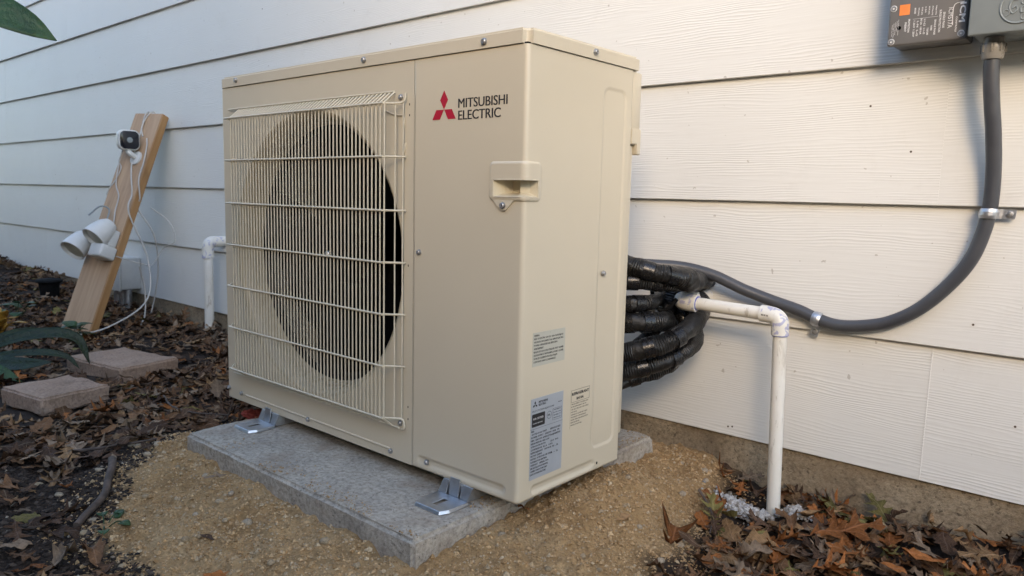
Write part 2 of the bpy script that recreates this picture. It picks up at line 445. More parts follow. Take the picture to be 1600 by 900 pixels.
# ------------------------------------------------------------------ ground
def graded(lo, hi, step, far_lo, far_hi):
    mid = np.arange(lo, hi + 1e-9, step); a = []; s_ = step; p_ = lo
    while p_ > far_lo: s_ *= 1.09; p_ -= s_; a.append(p_)
    b = []; s_ = step; p_ = mid[-1]
    while p_ < far_hi: s_ *= 1.09; p_ += s_; b.append(p_)
    return np.array(a[::-1] + list(mid) + b)
gx = graded(-1.5, .85, .0052, -60, 60); gy = graded(-.72, .70, .0052, -60, 60)
GX, GY = np.meshgrid(gx, gy); GZ = ground_z(GX, GY)
nx, ny = len(gx), len(gy)
me = bpy.data.meshes.new('ground')
V = np.stack([GX, GY, GZ], -1).reshape(-1, 3)
idx = np.arange(nx * ny).reshape(ny, nx)
Fq = np.stack([idx[:-1, :-1], idx[:-1, 1:], idx[1:, 1:], idx[1:, :-1]], -1).reshape(-1, 4)
me.vertices.add(len(V)); me.vertices.foreach_set('co', V.ravel())
me.loops.add(Fq.size); me.loops.foreach_set('vertex_index', Fq.ravel())
me.polygons.add(len(Fq)); me.polygons.foreach_set('loop_start', np.arange(0, Fq.size, 4)); me.polygons.foreach_set('loop_total', np.full(len(Fq), 4))
me.update(calc_edges=True); me.polygons.foreach_set('use_smooth', np.ones(len(Fq), bool))
ta = me.attributes.new('tan', 'FLOAT', 'POINT'); ta.data.foreach_set('value', sstep(-.03, .05, tan_dist(V[:, 0], V[:, 1])).astype(np.float32))
me.materials.append(MAT['soil'])
g = bpy.data.objects.new('ground', me); COL.objects.link(g); tag(g, 'dark mulch soil with tan caliche backfill round the pad', kind='structure')

# ------------------------------------------------------------------ house wall
WY, Z0, EX = .670, -.0202, .2663
hw = empty('house_wall', (0, WY, Z0)); tag(hw, 'white lap-sided house wall standing on a low concrete footing', 'wall')
def plank(k, x0, x1):
    zb = Z0 + k * EX; hgt = EX + .028; th = .0105; tilt = .0112 / EX
    L = x1 - x0; nseg = max(2, int(L / .4))
    V = []; F = []
    prof = [(0.0011, 0.0), (0.0, .0012), (tilt * hgt, hgt), (tilt * hgt + th, hgt), (th, 0.0)]
    for i in range(nseg + 1):
        x = x0 + L * i / nseg
        wv = .0009 * math.sin(x * 1.3 + k * 2.1) + .0006 * math.sin(x * 4.1 + k)
        for (yy, z) in prof: V.append((x, WY + yy + (wv if yy < .02 else 0) * .5, zb + z + wv * .6))
    n = len(prof)
    for i in range(nseg):
        for j in range(n): F.append((i * n + j, i * n + (j + 1) % n, (i + 1) * n + (j + 1) % n, (i + 1) * n + j))
    F.append(tuple(range(n))); F.append(tuple(nseg * n + j for j in range(n - 1, -1, -1)))
    me_o = mesh('siding_plank', V, F, MAT['siding'], hw)
    bm = bmesh.new(); bm.from_mesh(me_o.data); bmesh.ops.recalc_face_normals(bm, faces=bm.faces); bm.to_mesh(me_o.data); bm.free()
    return me_o
seams = {0: [-8.4, -4.42, .456, 5.3], 1: [-9.8, -2.9, 1.98, 6.0], 2: [-8.1, -4.43, .444, 5.3], 3: [-9.9, -5.08, 1.9, 6.0], 4: [-9.6, -5.05, -.9, 4.0], 5: [-8.8, -3.9, .98, 5.5]}
for k in range(11):
    sx_ = seams.get(k, [-9.0 + .37 * k, -4.1 + .37 * k * (1 if k % 2 else -1) % 2, .8, 5.6])
    xs = [-12.0] + sorted(sx_) + [8.0]
    for a, b in zip(xs[:-1], xs[1:]): plank(k, a + .00012, b - .00012)
for k, xsm, hs in ((0, .456, 1), (2, .444, 1), (3, -5.08, 1), (4, -5.05, 1), (1, -2.9, 1)):      # caulked butt joints
    zb = Z0 + k * EX; y0_ = WY - .0005
    V = [(xsm - .0009, y0_ + .0003, zb + .003), (xsm + .0009, y0_ + .0003, zb + .003), (xsm + .0011, y0_ + .0112, zb + EX - .002), (xsm - .0007, y0_ + .0112, zb + EX - .002)]
    V += [(x, y + .004, z) for x, y, z in V]
    mesh('caulk_line', V, [(0, 1, 2, 3), (7, 6, 5, 4), (0, 4, 5, 1), (1, 5, 6, 2), (2, 6, 7, 3), (3, 7, 4, 0)], MAT['siding'], hw)
NAILM = simple('rusty_nail', (.10, .075, .05), .7)
for x_, k, dz in ((.60, 0, .14), (.18, 0, .045), (.06, 0, .020), (.07, 0, .022), (.52, 1, .05), (.31, 2, .19), (-.02, 1, .06), (.39, 2, .10), (-3.1, 3, .20), (-4.2, 2, .06), (-1.9, 4, .15)):
    lathe('nail_head', [(.0022, 0), (.0022, .0006), (.0012, .0009)], NAILM, (x_, WY + .042 * dz - .0002, Z0 + k * EX + dz), (0, -1, 0), hw, 8)
box('sheathing', (-12, WY + .023, Z0 + .02), (8, WY + .16, 2.95), MAT['siding'], hw)
# concrete footing with a rough face
fx = np.concatenate([np.arange(-12, -2.6, .2), np.arange(-2.6, .9, .012), np.arange(.9, 8.01, .2)]); fz = np.linspace(-.32, .01, 26)
FX, FZ = np.meshgrid(fx, fz)
FY = WY + .007 + vnoise(FX * 9, FZ * 9, 21) * .006 + vnoise(FX * 35, FZ * 35, 22) * .004 - .012 * sstep(-.06, -.2, FZ)
FY = np.maximum(FY, WY + .0015) + .0 * FX
V = np.stack([FX, FY, FZ], -1).reshape(-1, 3); idx = np.arange(FX.size).reshape(FX.shape)
Fq = np.stack([idx[:-1, :-1], idx[:-1, 1:], idx[1:, 1:], idx[1:, :-1]], -1).reshape(-1, 4)
nb = len(V); Vl = [tuple(v) for v in V]; Fl = [tuple(int(i) for i in f) for f in Fq]
top = list(idx[-1]); Vl += [(float(fx[i]), WY + .15, .01) for i in range(len(fx))]
Fl += [(int(top[i]), int(top[i + 1]), nb + i + 1, nb + i) for i in range(len(fx) - 1)]
mesh('foundation', Vl, Fl, MAT['foundation'], hw, True)

# unseen house-sized block added to keep low sun off the wall's left
NX0, NX1, NY = -16.0, 2.1, -4.4
box('added_sun_blocker', (NX0, NY - 6, -.4), (NX1, NY, 4.7), simple('slate_grey_blocker', (.17, .18, .19), .8), None, .02)
bpy.data.objects['added_sun_blocker']['kind'] = 'structure'
# unseen board screen added behind the viewer, dimming the sun low down
FNY = -2.9
sun_screen = empty('sun_screen', (0, FNY, -.1)); sun_screen['kind'] = 'structure'
MAT['sun_screen'] = lumber('weathered_screen_board', (.10, .075, .055), (.17, .13, .10))
fb = None
for i in range(120):
    x = -9.0 + i * .145
    if fb is None: fb = box('sun_screen_board', (0, FNY, -.15), (.140, FNY + .018, 1.80), MAT['sun_screen'], None); o = fb
    else: o = fb.copy(); COL.objects.link(o)
    o.location.x = x; o.location.z = random.uniform(-.012, .012); o.parent = sun_screen; o.matrix_parent_inverse = Matrix.Translation((0, FNY, -.1)).inverted()
for z in (.15, .65, 1.2): box('sun_screen_rail', (-9, FNY - .04, z), (8.4, FNY - .001, z + .09), MAT['sun_screen'], sun_screen)
# ------------------------------------------------------------------ concrete pad
def rough_box(name, lo, hi, mat, res, amp, bevel, parent=None, seed=1, M4=None):
    bm = bmesh.new(); bmesh.ops.create_cube(bm, size=1)
    lo = Vector(lo); hi = Vector(hi)
    for v in bm.verts: v.co = Vector([(lo[i] + hi[i]) / 2 + v.co[i] * (hi[i] - lo[i]) for i in range(3)])
    bmesh.ops.bevel(bm, geom=list(bm.edges), offset=bevel, segments=3, affect='EDGES')
    for ax in range(3):
        n = max(1, int((hi[ax] - lo[ax]) / res))
        for i in range(1, n):
            co = [0, 0, 0]; co[ax] = lo[ax] + (hi[ax] - lo[ax]) * i / n; no = [0, 0, 0]; no[ax] = 1
            bmesh.ops.bisect_plane(bm, geom=bm.verts[:] + bm.edges[:] + bm.faces[:], plane_co=co, plane_no=no)
    bm.normal_update()
    for v in bm.verts:
        p = v.co; nz = 0
        for s_, a_ in ((14, 1.0), (45, .6), (110, .35)):
            nz += a_ * float(vnoise(np.array([(p.x + p.z * .7) * s_]), np.array([(p.y - p.z * .6) * s_]), seed)[0])
        edge = sum(min(abs(p[i] - lo[i]), abs(p[i] - hi[i])) < bevel * 1.3 for i in range(3))
        v.co = p + v.normal * (amp * nz) + (v.normal * (amp * 2.2 * float(vnoise(np.array([(p.x + p.z) * 30]), np.array([(p.y - p.z) * 30]), seed + 5)[0])) if edge >= 2 else Vector())
    if M4 is not None: bmesh.ops.transform(bm, matrix=M4, verts=bm.verts)
    return bm_obj(name, bm, mat, parent, True, 60)
pad = rough_box('concrete_pad', (PAD[0], PAD[2], -.095), (PAD[1], PAD[3], PADTOP), MAT['pad'], .013, .0028, .006)
tag(pad, 'grey cast concrete equipment pad under the beige outdoor unit', 'concrete pad')

# ------------------------------------------------------------------ outdoor unit
UW, UD, UH, LZ = .95, .33, .772, .7465
SEAM = -.2622
u = empty('outdoor_unit', (-UW / 2, UD / 2, PADTOP)); tag(u, 'large beige heat pump outdoor unit with wire fan guard on the concrete pad', 'outdoor unit')
# service panel: L-shaped sheet, grid with pressed recesses and the handle opening
def sd_rr(x, y, x0, x1, y0, y1, r):
    qx = abs(x - (x0 + x1) / 2) - (x1 - x0) / 2 + r; qy = abs(y - (y0 + y1) / 2) - (y1 - y0) / 2 + r
    return math.hypot(max(qx, 0), max(qy, 0)) + min(max(qx, qy), 0) - r
def press(x, z, spec):
    d = 0.0
    for (x0, x1, z0, z1, r, dep, sl_) in spec:
        s_ = -sd_rr(x, z, x0, x1, z0, z1, r); q = min(max(s_ / sl_, 0), 1); d = max(d, dep * q * q * (3 - 2 * q)) if dep > 0 else min(d, dep * q * q * (3 - 2 * q))
    return d
HX, HY, HZ0, HZ1 = -.066, .031, .508, .5385
CR = .0075
prof = []
xs = sorted(set([round(x, 5) for x in np.arange(SEAM + .0012, -CR - .001, .0026)] + [HX, -CR]))
for x in xs: prof.append((x, 0.0, 0, -1, 'f', x))
for i in range(1, 7):
    a = R(90 * i / 6); prof.append((-CR + CR * math.sin(a), CR - CR * math.cos(a), math.sin(a), -math.cos(a), 'c', 0))
for y in sorted(set([round(y, 5) for y in np.arange(CR + .0026, .303, .0026)] + [HY, .303])): prof.append((0, y, 1, 0, 's', y))
zs = sorted(set([round(z, 5) for z in np.arange(0, LZ, .0026)] + [HZ0, HZ1, LZ]))
specF = [(-.2485, -.026, .0075, .0265, .0095, .0032, .006)]
specS = [(.0345, .2235, .0055, .0235, .0090, .0032, .006), (.2105, .2860, .043, .7070, .018, .0021, .0045)]
V = []; F = []
for z in zs:
    for (x, y, nx_, ny_, kd, c) in prof:
        d = press(c, z, specF) if kd == 'f' else press(c, z, specS) if kd == 's' else 0
        if z < .0015: d += .001
        V.append((x - nx_ * d, y - ny_ * d, z))
np_ = len(prof)
i0 = next(i for i, q in enumerate(prof) if q[4] == 'f' and abs(q[5] - HX) < 1e-6); i1 = next(i for i, q in enumerate(prof) if q[4] == 's' and abs(q[5] - HY) < 1e-6)
j0 = zs.index(HZ0); j1 = zs.index(HZ1)
for j in range(len(zs) - 1):
    for i in range(np_ - 1):
        if i0 <= i < i1 and j0 <= j < j1: continue
        F.append((j * np_ + i, j * np_ + i + 1, (j + 1) * np_ + i + 1, (j + 1) * np_ + i))
sp = mesh('service_panel', V, F, MAT['ivory'], u, True)
md = sp.modifiers.new('thick', 'SOLIDIFY'); md.thickness = .0011; md.offset = -1
# rear corner piece and valve cover
box('rear_corner_panel', (-.03, .3045, .640), (-.0012, .3365, LZ - .001), MAT['ivory'], u, .003)
bm = bmesh.new()
vc = [(.3045, .637), (.3045, .642), (.338, .642), (.338, .594), (.327, .594), (.322, .613), (.3045, .613)]
a_ = [bm.verts.new((0.0008, y, z)) for y, z in vc]; b_ = [bm.verts.new((-.035, y, z)) for y, z in vc]
bm.faces.new(a_); bm.faces.new(b_[::-1])
for i in range(len(vc)): bm.faces.new((a_[i], b_[i], b_[(i + 1) % len(vc)], a_[(i + 1) % len(vc)]))
bmesh.ops.recalc_face_normals(bm, faces=bm.faces); bmesh.ops.bevel(bm, geom=list(bm.edges), offset=.0015, segments=2, affect='EDGES')
bm_obj('valve_cover_hood', bm, MAT['ivory'], u, True, 40)
box('valve_cover', (-.12, .3045, .05), (-.006, .322, .612), MAT['ivory'], u, .003)
# fan panel with bellmouth
CX, CZ, FR = -.590, .3765, .2875
X0, X1 = -UW + .006, SEAM - .0008
angs = sorted(set([2 * math.pi * i / 120 for i in range(120)] + [math.atan2(zc - CZ, xc - CX) % (2 * math.pi) for xc in (X0, X1) for zc in (0, LZ)]))
def rectpt(a):
    c, s_ = math.cos(a), math.sin(a); ts = []
    if c > 1e-9: ts.append((X1 - CX) / c)
    if c < -1e-9: ts.append((X0 - CX) / c)
    if s_ > 1e-9: ts.append((LZ - CZ) / s_)
    if s_ < -1e-9: ts.append((0 - CZ) / s_)
    q = min(ts); return CX + c * q, CZ + s_ * q
V = []; F = []; rings = [(.3020, 0.0), (.2990, .0008), (.2950, .0035), (.2900, .0090), (.2845, .0190), (.2795, .0340), (.2765, .055)]
n = len(angs)
for a in angs:
    x, z = rectpt(a); V.append((x, 0, z))
for r, y in rings[:1]:
    for a in angs: V.append((CX + r * math.cos(a), y, CZ + r * math.sin(a)))
for k in range(n): F.append((k, (k + 1) % n, n + (k + 1) % n, n + k))
fp = mesh('fan_panel', V, [f[::-1] for f in F], MAT['ivory'], u)
# folded left edge of the fan panel, and the left side panel
tmpV = []; tmpF = []
pr = [(X0, 0.0)] + [(X0 - .006 * math.sin(R(a)), .006 - .006 * math.cos(R(a))) for a in (22, 45, 67, 90)] + [(-UW, .03), (-UW, .303)]
for x, y in pr: tmpV += [(x, y, 0), (x, y, LZ)]
for i in range(len(pr) - 1): tmpF.append((2 * i, 2 * i + 1, 2 * i + 3, 2 * i + 2))
lp = mesh('side_panel', tmpV, tmpF, MAT['ivory'], u, True)
V = []; F = []
for r, y in rings:
    for a in angs: V.append((CX + r * math.cos(a), y, CZ + r * math.sin(a)))
for i in range(len(rings) - 1):
    for k in range(n): F.append((i * n + k, i * n + (k + 1) % n, (i + 1) * n + (k + 1) % n, (i + 1) * n + k))
bm_ = mesh('bellmouth', V, [f[::-1] for f in F], MAT['bell'], u, True)
# seam strip (slightly set-back dark gap)
box('panel_seam', (SEAM - .0007, .0004, .001), (SEAM + .0012, .004, LZ - .001), MAT['ivory'], u)
# pressed ribs along the bottom of the fan panel
for xa, xb in ((-.856, -.620), (-.585, -.335)):
    tube('bottom_rib', [(xa, .0006, .0185), (xa + .01, -.0004, .0185), (xb - .01, -.0004, .0175), (xb, .0006, .0175)], .0022, MAT['ivory'], u, 8, 3)
# interior
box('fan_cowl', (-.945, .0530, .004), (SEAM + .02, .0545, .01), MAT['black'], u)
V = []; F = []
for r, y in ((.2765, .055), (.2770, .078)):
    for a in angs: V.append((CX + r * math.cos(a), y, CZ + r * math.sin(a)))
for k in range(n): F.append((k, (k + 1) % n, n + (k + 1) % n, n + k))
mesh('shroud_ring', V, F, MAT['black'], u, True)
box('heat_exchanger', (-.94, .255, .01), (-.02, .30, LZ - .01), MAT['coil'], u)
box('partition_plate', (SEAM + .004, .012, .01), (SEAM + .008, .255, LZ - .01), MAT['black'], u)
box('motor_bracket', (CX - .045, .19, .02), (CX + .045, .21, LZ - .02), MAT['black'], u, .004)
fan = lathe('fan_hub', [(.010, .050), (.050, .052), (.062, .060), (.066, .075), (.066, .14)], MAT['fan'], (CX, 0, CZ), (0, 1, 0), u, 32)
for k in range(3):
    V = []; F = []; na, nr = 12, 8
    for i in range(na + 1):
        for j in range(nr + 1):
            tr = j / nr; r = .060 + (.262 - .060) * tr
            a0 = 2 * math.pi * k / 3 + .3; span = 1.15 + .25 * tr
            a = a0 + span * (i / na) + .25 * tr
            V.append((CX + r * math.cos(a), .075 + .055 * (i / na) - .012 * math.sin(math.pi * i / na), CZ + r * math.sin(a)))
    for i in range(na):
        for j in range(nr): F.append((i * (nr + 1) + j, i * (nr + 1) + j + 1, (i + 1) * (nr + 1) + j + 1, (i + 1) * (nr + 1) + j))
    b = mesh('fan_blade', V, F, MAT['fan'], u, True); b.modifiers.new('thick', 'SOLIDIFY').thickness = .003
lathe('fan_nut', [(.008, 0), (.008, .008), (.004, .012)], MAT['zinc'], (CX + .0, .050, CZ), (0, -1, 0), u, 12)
# base pan
box('base_pan', (-UW + .004, .004, .0016), (-.004, .300, .012), MAT['grey_box'], u, .001)
# lid: pressed tray with a rolled rim
bm = bmesh.new(); bmesh.ops.create_cube(bm, size=1)
lo = (-UW - .003, -.003, LZ + .0012); hi = (.003, UD, UH)
for v in bm.verts: v.co = Vector([(lo[i] + hi[i]) / 2 + v.co[i] * (hi[i] - lo[i]) for i in range(3)])
vert_e = [e for e in bm.edges if abs(e.verts[0].co.z - e.verts[1].co.z) > .01]
bmesh.ops.bevel(bm, geom=vert_e, offset=.012, segments=5, affect='EDGES')
top_e = [e for e in bm.edges if all(abs(v.co.z - UH) < 1e-5 for v in e.verts)]
bmesh.ops.bevel(bm, geom=top_e, offset=.0045, segments=3, affect='EDGES')
lid = bm_obj('top_lid', bm, MAT['ivory'], u, True, 45)
box('lid_gap', (-UW + .002, .002, LZ - .001), (-.0025, .30, LZ + .003), MAT['black'], u)
for x, z in ((-.8744, .7605), (-.4024, .7595), (-.0903, .7580)): hexscrew('lid_screw', (x, -.003, z), (0, -1, 0), u, .0048)
hexscrew('lid_screw', (.003, .1752, .7595), (1, 0, 0), u, .0048)
for x, z in ((-.2466, .406), (-.2207, .017), (-.3235, .0135), (-.6027, .0157), (-.8841, .0195), (-.942, .0235), (-.2984, .6841), (-.2954, .0754)):
    hexscrew('panel_screw', (x, .0002 if x < -.23 else .0005, z), (0, -1, 0), u, .0044)
hexscrew('panel_screw', (0, .2284, .3743), (1, 0, 0), u, .0044)
for x, z in ((-.2755, .6702), (-.2753, .6511), (-.2745, .1113), (-.2742, .0877), (-.2762, .3791)):
    flat('panel_hole', rrect(-.0011, -.0021, .0011, .0021, .001, 3), frame((x, -.0001, z), (1, 0, 0), (0, 0, 1)), MAT['black'], u, .0002)
flat('panel_hole', rrect(-.0022, -.0028, .0022, .0028, .002, 3), frame((.0002, .2317, .0125), (0, 1, 0), (0, 0, 1)), MAT['black'], u, .0002)
# left side details (seen edge-on)
box('side_handle_cover', (-.962, .02, .555), (-.9502, .11, .60), MAT['ivory'], u, .003)
hexscrew('panel_screw', (-.95, .015, .53), (-1, 0, 0), u, .005)

# fan guard
GYF = -.028
bars = [.672, .577, .4795, .3835, .2865, .188, .0875]
guard = empty('fan_guard', (CX, GYF, CZ)); guard.parent = u; guard.matrix_parent_inverse = parent_inv(u)
_pi = parent_inv
def parent_inv(p):
    if p is guard: return Matrix.Translation((CX, GYF, CZ)).inverted()
    if p.parent is None: return Matrix.Translation(p.location).inverted()
    return Matrix.Identity(4)
wireme = None
def wirepath(x, yf, y_end, ztop=.694, zbot=.070):
    return [(x, y_end, ztop), (x, yf, bars[0] + .002), (x, yf, bars[0] - .004), (x, yf, .38), (x, yf, bars[-1] + .004), (x, yf, bars[-1] - .001), (x, y_end - .004, zbot)]
xs = [-.312 - .0119 * i for i in range(48)]
first = None
for i, x in enumerate(xs):
    if i == 0:
        first = tube('guard_wire', [Vector(q) for q in wirepath(0, 0, .024)], 0.00155, MAT['wire'], None, 8, 1, False)
        o = first
    else:
        o = first.copy(); COL.objects.link(o)
    yf = GYF + (max(0, -.862 - x) * .75)
    o.location = (x, yf, 0); o.parent = guard; o.matrix_parent_inverse = Matrix.Translation((CX, GYF, CZ)).inverted()
for x, yf in ((-.2985, -.014), (-.2855, -.0065)):
    tube('guard_wire', [(x, yf, bars[0] + .001), (x, yf, .38), (x, yf, bars[-1] - .001)], .0014, MAT['wire'], guard, 8, 1, False)
def barpath(z, end):
    pts = [(-.9100, .002, z + .001), (-.8980, -.012, z + .001), (-.8800, -.0255, z), (-.860, -.0312, z), (-.6, -.0312, z), (-.335, -.0312, z), (-.318, -.0285, z), (-.300, -.0165, z)]
    if end == 'top': pts += [(-.288, -.0085, z + .001), (-.282, -.0055, z + .006), (-.2815, -.0045, z + .018)]
    elif end == 'bot': pts += [(-.286, -.0085, z), (-.2805, -.0055, z - .005), (-.2803, -.0045, z - .018), (-.288, -.0045, z - .022)]
    else: pts += [(-.2905, -.009, z), (-.2805, -.0035, z)]
    return pts
for i, z in enumerate(bars):
    tube('guard_bar', barpath(z, 'top' if i == 0 else 'bot' if i == 6 else 'mid'), .0021, MAT['wire'], guard, 8, 4)
tube('guard_bar', [(-.908, -.0055, .6955), (-.60, -.0060, .6955), (-.312, -.0055, .6945)], .0019, MAT['wire'], guard, 8, 4)
tube('guard_bar', [(-.905, -.0085, .069), (-.60, -.0085, .069), (-.290, -.0085, .069)], .0019, MAT['wire'], guard, 8, 4)
# guard mounting plate edges at the upper corners
tube('guard_clip', [(-.345, -.0015, .664), (-.315, -.002, .654), (-.290, -.002, .651), (-.287, -.002, .640), (-.288, -.002, .632)], .0012, MAT['ivory'], u, 6, 4)
tube('guard_clip', [(-.29, -.001, .583), (-.286, -.0016, .590), (-.285, -.001, .602)], .0018, MAT['ivory'], u, 6, 4)

# handle plate wrapping the corner, with pocket
hp = empty('handle', (-.02, .0, .53)); hp.parent = u; hp.matrix_parent_inverse = _pi(u)
_old = parent_inv
def parent_inv(p):
    if p is hp: return Matrix.Translation((-.02, .0, .53)).inverted()
    return _old(p)
PT = .0035
def corner_pt(s_, off):
    """s_<0 along the front (x), s_>0 along the side (y); rounded corner of radius CR, offset outwards"""
    arc = CR * math.pi / 2
    if s_ <= -arc / 2: return Vector((s_ + arc / 2 - CR, -off, 0))
    if s_ >= arc / 2: return Vector((off, s_ - arc / 2 + CR, 0))
    a = (s_ + arc / 2) / arc * math.pi / 2
    return Vector((-CR + (CR + off) * math.sin(a), CR - (CR + off) * math.cos(a), 0))
arc = CR * math.pi / 2
sF = lambda x: x + CR - arc / 2
sS = lambda y: y - CR + arc / 2
s0, s1 = sF(-.0752), sS(.0388); h0, h1 = sF(HX + .0015), sS(HY - .0015)
scols = sorted(set([round(v, 6) for v in np.linspace(s0, s1, 40)] + [h0, h1]))
zrows = sorted(set([round(v, 6) for v in np.linspace(.5025, .5665, 26)] + [HZ0 + .0015, HZ1 - .0015]))
V = []; F = []
ctr = (s0 + s1) / 2
for z in zrows:
    for s_ in scols:
        d = -sd_rr(s_, z, s0, s1, .5025, .5665, .009)
        o_ = PT * min(max(d / .003 + .12, 0.0), 1.0)
        V.append(corner_pt(s_, o_ if d > -.001 else -.001) + Vector((0, 0, z)))
ns = len(scols)
for j in range(len(zrows) - 1):
    for i in range(ns - 1):
        if scols[i] >= h0 - 1e-9 and scols[i + 1] <= h1 + 1e-9 and zrows[j] >= HZ0 + .0015 - 1e-9 and zrows[j + 1] <= HZ1 - .0015 + 1e-9: continue
        F.append((j * ns + i, j * ns + i + 1, (j + 1) * ns + i + 1, (j + 1) * ns + i))
mesh('handle_plate', V, F, MAT['ivory'], hp, True)
plan_in = [(HX + .0105, .016), (HX + .018, .026), (-.033, .0285), (-.0285, .0275), (-.022, HY - .016), (-.010, HY - .0065)]
ss = [h0, h0 + (h1 - h0) * .2, h0 + (h1 - h0) * .42, h0 + (h1 - h0) * .58, h0 + (h1 - h0) * .8, h1]
V = []; F = []
for z, inset in ((HZ1 - .0015, 0), (HZ1 - .0015, 1), (HZ0 + .0085, 1), (HZ0 + .0015, 0)):
    for k in range(6):
        P = corner_pt(ss[k], PT) if not inset else Vector((*plan_in[k], 0))
        V.append((P.x, P.y, z))
for j in range(3):
    for k in range(5): F.append((j * 6 + k, (j + 1) * 6 + k, (j + 1) * 6 + k + 1, j * 6 + k + 1))
F.append((0, 18, 12, 6)); F.append((5, 11, 17, 23))
mesh('handle_pocket', V, F, MAT['pocket'], hp)
# rolled lip round the opening
loop = [corner_pt(h0 + (h1 - h0) * i / 14, PT) + Vector((0, 0, HZ1 - .0015)) for i in range(15)] + [corner_pt(h1 - (h1 - h0) * i / 14, PT) + Vector((0, 0, HZ0 + .0015)) for i in range(15)]
tube('handle_lip', loop + [loop[0]], .0011, MAT['ivory'], hp, 6, 1, False)
tabp = [(-.0660, .5045), (-.0495, .4895), (-.0465, .4875), (-.0385, .4875), (-.0355, .4895), (-.0200, .5045)]
flat('handle_tab', tabp, frame((0, -.0001, 0), (1, 0, 0), (0, 0, 1)), MAT['ivory'], hp, .0032)
hexscrew('handle_screw', (-.0425, -.0032, .4955), (0, -1, 0), hp, .0046)

# emblem and maker's lettering
fr = frame((0, -.0002, 0), (1, 0, 0), (0, 0, 1))
ex, ez, a_ = -.1858, .6562, .0192
hgt = a_ * math.sqrt(3) * .95
for poly in ([(0, 0), (a_ / 2, hgt / 2), (0, hgt), (-a_ / 2, hgt / 2)], [(-.0006, -.0004), (-a_ / 2 - .0006, -hgt / 2 - .001), (-a_ * 1.5, -hgt / 2 - .001), (-a_, -.0004)], [(.0006, -.0004), (a_, -.0004), (a_ * 1.5, -hgt / 2 - .001), (a_ / 2 + .0006, -hgt / 2 - .001)]):
    flat('emblem_diamond', [(ex + x, ez + z) for x, z in poly], fr, MAT['red'], u)
for body_, x_, z_, w_ in (('MITSUBISHI', -.1515, .6566, .1108), ('ELECTRIC', -.1512, .6368, .0962)):
    lt = text('brand_lettering', body_, .02, frame((x_, -.0002, z_), (1, 0, 0), (0, 0, 1)), MAT['ink'], u, width=w_, height=.0155, res=4)
    bm = bmesh.new(); bm.from_mesh(lt.data); geo = bmesh.ops.duplicate(bm, geom=bm.verts[:] + bm.edges[:] + bm.faces[:])
    bmesh.ops.translate(bm, verts=[e for e in geo['geom'] if isinstance(e, bmesh.types.BMVert)], vec=(.0008, -.00012, .0))
    bm.to_mesh(lt.data); bm.free()
# stickers on the right side
def sticker(name, y0, z0, y1, z1, mat):
    return flat(name, [(y0, z0), (y1, z0), (y1, z1), (y0, z1)], frame((.0002, 0, 0), (0, 1, 0), (0, 0, 1)), mat, u, .0003)
def st(par, body, y, z, size, width=None, bold=0.0, mat='ink'):
    return text('print', body, size, frame((.0006, y, z), (0, 1, 0), (0, 0, 1)), MAT[mat], par, width=width, bold=bold, extrude=.00005, res=1)
def parent_inv(p, _o=parent_inv): return _o(p)
wl = sticker('warning_label', .0305, .2295, .1185, .2870, MAT['pale_label'])
for i, (s_, w_) in enumerate((('WARNING:', .014), ('RISK OF ELECTRIC SHOCK. CAN CAUSE INJURY', .080), ('OR DEATH. DISCONNECT ALL REMOTE ELECTRIC', .080), ('POWER SUPPLIES BEFORE SERVICING.', .064), ('AVERTISSEMENT:', .026), ('RISQUE DE CHOCS ELECTRIQUES. PEUT CAUSER', .081), ('DES BLESSURES ET ENTRAINER LA MORT. COUPER', .081), ('SOURCES D\'ALIMENTATION ELECTRIQUE', .064), ('A DISTANCE AVANT LE DEPANNAGE.', .060))):
    st(wl, s_, .0335, .2805 - i * .0056, .0044, w_, .00010)
rl = sticker('rating_label', .0300, .0330, .1190, .1745, MAT['silver_label'])
fr2 = frame((.0006, 0, 0), (0, 1, 0), (0, 0, 1)); ey, ez2, aa = .041, .1635, .0042; hh_ = aa * 1.6
for poly in ([(0, 0), (aa / 2, hh_ / 2), (0, hh_), (-aa / 2, hh_ / 2)], [(-.0002, 0), (-aa / 2, -hh_ / 2), (-aa * 1.5, -hh_ / 2), (-aa, 0)], [(.0002, 0), (aa, 0), (aa * 1.5, -hh_ / 2), (aa / 2, -hh_ / 2)]):
    flat('print', [(ey + x, ez2 + z) for x, z in poly], fr2, MAT['ink'], rl, .0001)
st(rl, 'MITSUBISHI', .0505, .1650, .005, .024, .0002); st(rl, 'ELECTRIC', .0505, .1600, .005, .020, .0002)
st(rl, 'SPLIT-SYSTEM HEAT PUMP', .0335, .1510, .0045, .060); st(rl, 'MADE IN', .1050, .1560, .003, .009)
flat('print', rrect(.0335, .1250, .0685, .1475, .002, 3), fr2, MAT['ink'], rl, .0001)
text('print', 'AHRI CERTIFIED', .005, frame((.0009, .0360, .1375), (0, 1, 0), (0, 0, 1)), MAT['whiteprint'], rl, width=.028, extrude=.00005, res=1)
text('print', 'UNITARY HEAT PUMP', .003, frame((.0009, .0360, .1300), (0, 1, 0), (0, 0, 1)), MAT['whiteprint'], rl, width=.026, extrude=.00005, res=1)
ringv = []; ringf = []
for k in range(24):
    a = 2 * math.pi * k / 24
    for r in (.0060, .0067): ringv.append((.0008, .0800 + r * math.cos(a), .1385 + r * math.sin(a)))
for k in range(24): ringf.append((2 * k, 2 * ((k + 1) % 24), 2 * ((k + 1) % 24) + 1, 2 * k + 1))
mesh('print', ringv, ringf, MAT['ink'], rl); st(rl, 'ETL', .0762, .1370, .0042, .0076, .0002)
